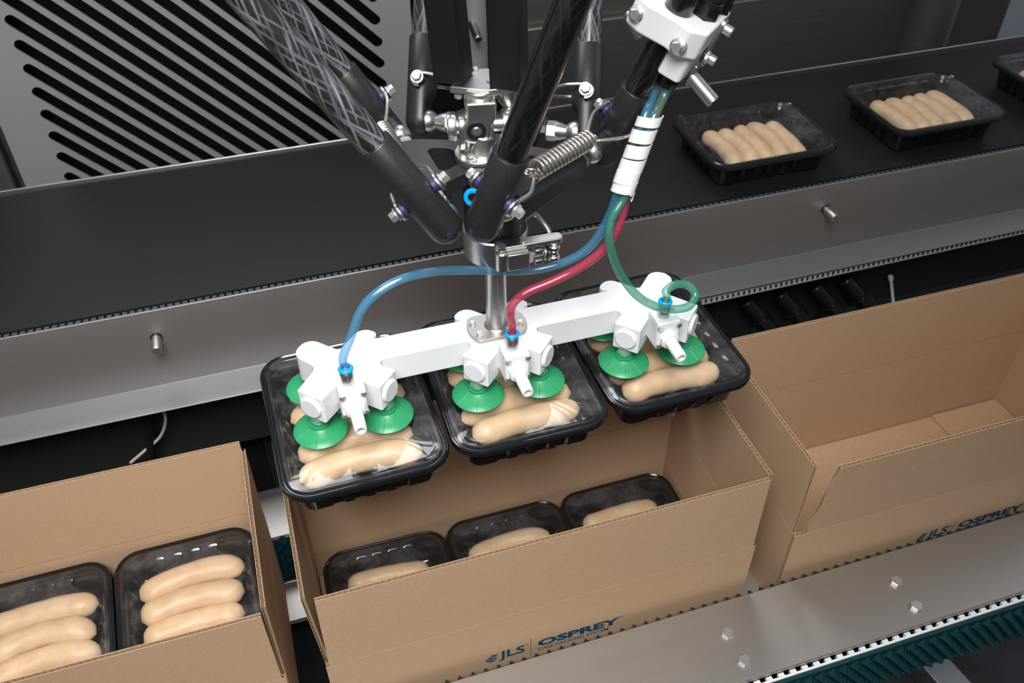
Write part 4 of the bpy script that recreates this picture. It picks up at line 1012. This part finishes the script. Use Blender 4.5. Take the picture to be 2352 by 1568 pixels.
part('clamp_stud', MB().cyl(KP(-0.037, -0.004, -0.007), KP(-0.016, -0.008, -0.018), 0.005, seg=16), M['brushed'], hk)
n_ = (km @ Vector((1, -0.05, 0))).normalized()
lt = part('latch', MB().prism(fillet([(-0.0185, -0.0058, 0.0056), (0.0185, -0.0058, 0.0056), (0.0185, 0.0058, 0.0056), (-0.0185, 0.0058, 0.0056)], 6), 0, 0.0035, frame(n_, bd), KP(0.0355, 0.028, -0.001)), M['steel'], hk, 0.0006)
for z, y in ((0.010, 0.028), (-0.020, 0.029)):
    part('latch_bolt', MB().cyl(KP(0.0385, y, z), KP(0.0385, y, z) + n_ * 0.0085, 0.0046, seg=20, bev=0.0008), M['bolt'], lt)
part('latch_ring', MB().lathe([(0.0048, 0), (0.0076, 0), (0.0076, 0.0022), (0.0048, 0.0022), (0.0048, 0)], KP(0.038, 0.022, -0.019), n_, 20), M['steel'], lt)
part('latch_lug', MB().box(KP(0.0355, 0.017, -0.034), (0.004, 0.012, 0.020), km), M['steel'], lt, 0.0012)
kd = (km @ Vector((0.92, -0.05, -0.30))).normalized(); kp_ = KP(0.034, 0.016, -0.036)
part('pull_knob', MB().cyl(kp_, kp_ + kd * 0.032, 0.0066, seg=24, bev=0.0012), M['brushed'], hk)
for x, y, r_ in ((0.0195, 0.0160, 0.0118), (0.0245, 0.0405, 0.0108)):
    gl = part('cable_gland', MB().lathe([(0, 0), (r_, 0), (r_, 0.011), (0, 0.011)], KP(x, y, 0.016), bd, 6), M['black_plastic'], hk)
    part('gland_cap', MB().lathe([(0, 0.010), (r_ * 0.92, 0.010), (r_ * 0.92, 0.015), (r_ * 0.86, 0.0155), (r_ * 0.86, 0.017), (r_ * 0.90, 0.0175), (r_ * 0.86, 0.022), (r_ * 0.7, 0.026), (0, 0.026)], KP(x, y, 0.016), bd, 24), M['black_plastic'], gl)
    part('gland_cable', MB().cyl(KP(x, y, 0.038), KP(x, y, 0.22), r_ * 0.50, seg=16), M['black_plastic'], gl)
fb_ = MB().lathe([(0, 0), (0.0125, 0), (0.0125, -0.010), (0.0112, -0.011), (0.0105, -0.017), (0, -0.017)], KP(0.0185, 0.013, -0.036), bd, 24)
part('lower_gland', fb_, M['black_plastic'], hk)

# ------------------------------------------------------------------ hoses
def hose(name, label, pts, r, m, n=10):
    path = spline(pts, n); c = path[0].copy()
    t = thing(name, label, 'hose', c)
    part('hose_wall', MB().tube(path, r, 20), m, t, smooth=70)
    part('hose_bore', MB().tube(path, r * 0.60, 14), M['hose_bore'], t, smooth=70)
    return t
gA = KP(0.0185, 0.013, -0.047)
def Y(px, py, y): return at_y(px, py, y)
cp = spline([Y(1429, 446, 0.6555), Y(1439, 410, 0.657), Y(1455, 370, 0.660), Y(1474, 318, 0.663), Y(1494, 268, 0.666)], 24)
def cpt(t):
    q = max(0, min(0.99999, t)) * (len(cp) - 1); i = int(q); f = q - i
    return cp[i] * (1 - f) + cp[i + 1] * f
wax = (cp[-1] - cp[0]).normalized(); wfm = frame(wax, (0, -1, 0))
def inwrap(ang, r=0.0050):
    return [cpt(t) + wfm @ Vector((r * math.cos(math.radians(ang)), r * math.sin(math.radians(ang)), 0)) for t in (0.0, 0.25, 0.5, 0.75, 1.0)]
def gland(x, y): return [gA + km @ Vector((x, y, -0.012)), gA + km @ Vector((x, y, 0.010))]
V = [Vector((sx - 0.0005, 0.6645, 0.132)) for sx in SXS]
bl = [V[0], V[0] + Vector((-0.0005, 0, 0.018)), Y(806, 772, 0.668), Y(828, 715, 0.672), Y(862, 675, 0.676), Y(920, 641, 0.680), Y(1000, 623, 0.683), Y(1080, 620, 0.684), Y(1160, 622, 0.684), Y(1235, 618, 0.680), Y(1300, 600, 0.674), Y(1348, 572, 0.668), Y(1380, 533, 0.662), Y(1403, 487, 0.659)] + inwrap(-100) + gland(-0.006, 0.0)
hose('air_hose', 'clear blue air hose arching to the left gripper fitting', bl, 0.0044, M['hose_blue'])
rd = [V[1], V[1] + Vector((0, 0, 0.016)), Y(1172, 715, 0.662), Y(1184, 690, 0.662), Y(1215, 668, 0.662), Y(1270, 645, 0.660), Y(1330, 615, 0.657), Y(1378, 580, 0.654), Y(1410, 540, 0.652), Y(1429, 497, 0.653)] + inwrap(100) + gland(0.001, 0.0065)
hose('air_hose', 'clear red air hose curving to the middle gripper fitting', rd, 0.0044, M['hose_red'])
gr = [V[2], V[2] + Vector((0.001, 0.0, 0.010)), Y(1530, 668, 0.668), Y(1552, 653, 0.671), Y(1580, 655, 0.668), Y(1597, 678, 0.660), Y(1582, 703, 0.650), Y(1548, 710, 0.644), Y(1505, 703, 0.640), Y(1465, 680, 0.640), Y(1432, 640, 0.640), Y(1410, 595, 0.640), Y(1399, 545, 0.641), Y(1406, 500, 0.645)] + inwrap(0) + gland(0.005, -0.006)
hose('air_hose', 'clear green air hose looping over the right gripper fitting', gr, 0.0044, M['hose_green'])
def hose_print(t, path, s0, body, size, r, tilt=0.0):
    mb = text_mesh(body, size, 0.00002); L = [0.0]
    for a_, b_ in zip(path, path[1:]): L.append(L[-1] + (b_ - a_).length)
    nv = []
    for v in mb.v:
        q = s0 + v.x; i = max(0, min(len(path) - 2, next((k for k in range(len(L) - 1) if L[k + 1] >= q), len(L) - 2))); f = (q - L[i]) / max(1e-9, L[i + 1] - L[i])
        c = path[i].lerp(path[i + 1], f); T = (path[i + 1] - path[i]).normalized(); e = Vector((0.05, -0.62, 0.78)); N = (e - T * e.dot(T)).normalized(); B = N.cross(T)
        w = (v.y - size * 0.35) / r + tilt; nv.append(c + (N * math.cos(w) + B * math.sin(w)) * (r + 0.00008 + max(0, v.z)))
    mb.v = nv; part('hose_lettering', mb, M['print'], t, smooth=0)
hg = [o for o in COL.objects if o.get('label', '').startswith('clear green')][0]
pth = list(reversed(spline(gr, 10)))
tot = sum((b_ - a_).length for a_, b_ in zip(pth, pth[1:]))
hose_print(hg, pth, tot - 0.150, '8\u00d71,25', 0.0030, 0.0044, -0.2)
hose_print(hg, pth, tot - 0.116, 'O  50D type', 0.0030, 0.0044, -0.2)
# spiral wrap round the bundle
sw = MB(); turns = 6.0; NS = 400; th_ = 0.0011
LP = sum((cp[i + 1] - cp[i]).length for i in range(len(cp) - 1)); pit = LP / turns
prev = None; ax_ = (cp[-1] - cp[0]).normalized(); fm = frame(ax_, (0, -1, 0))
for i in range(NS + 1):
    t = i / NS; c = cpt(t); q = 2 * math.pi * turns * t + 1.2
    R_ = 0.0101 - 0.0003 * t
    e = fm @ Vector((math.cos(q), math.sin(q), 0)); hw = pit * (0.488 if 0.14 < t < 0.82 else 0.36)
    row = [c + e * R_ - ax_ * hw, c + e * (R_ + th_) - ax_ * hw, c + e * (R_ + th_) + ax_ * hw, c + e * R_ + ax_ * hw]
    k0 = len(sw.v); sw.v.extend(row)
    if prev is not None: sw.f.extend((prev + j, prev + (j + 1) % 4, k0 + (j + 1) % 4, k0 + j) for j in range(4))
    else: sw.f.append((k0, k0 + 1, k0 + 2, k0 + 3))
    prev = k0
sw.f.append((prev + 3, prev + 2, prev + 1, prev))
single('spiral_wrap', sw, M['white_plain'], 'white spiral wrap bundling the coloured hoses', 'wrap', cp[0], smooth=50)
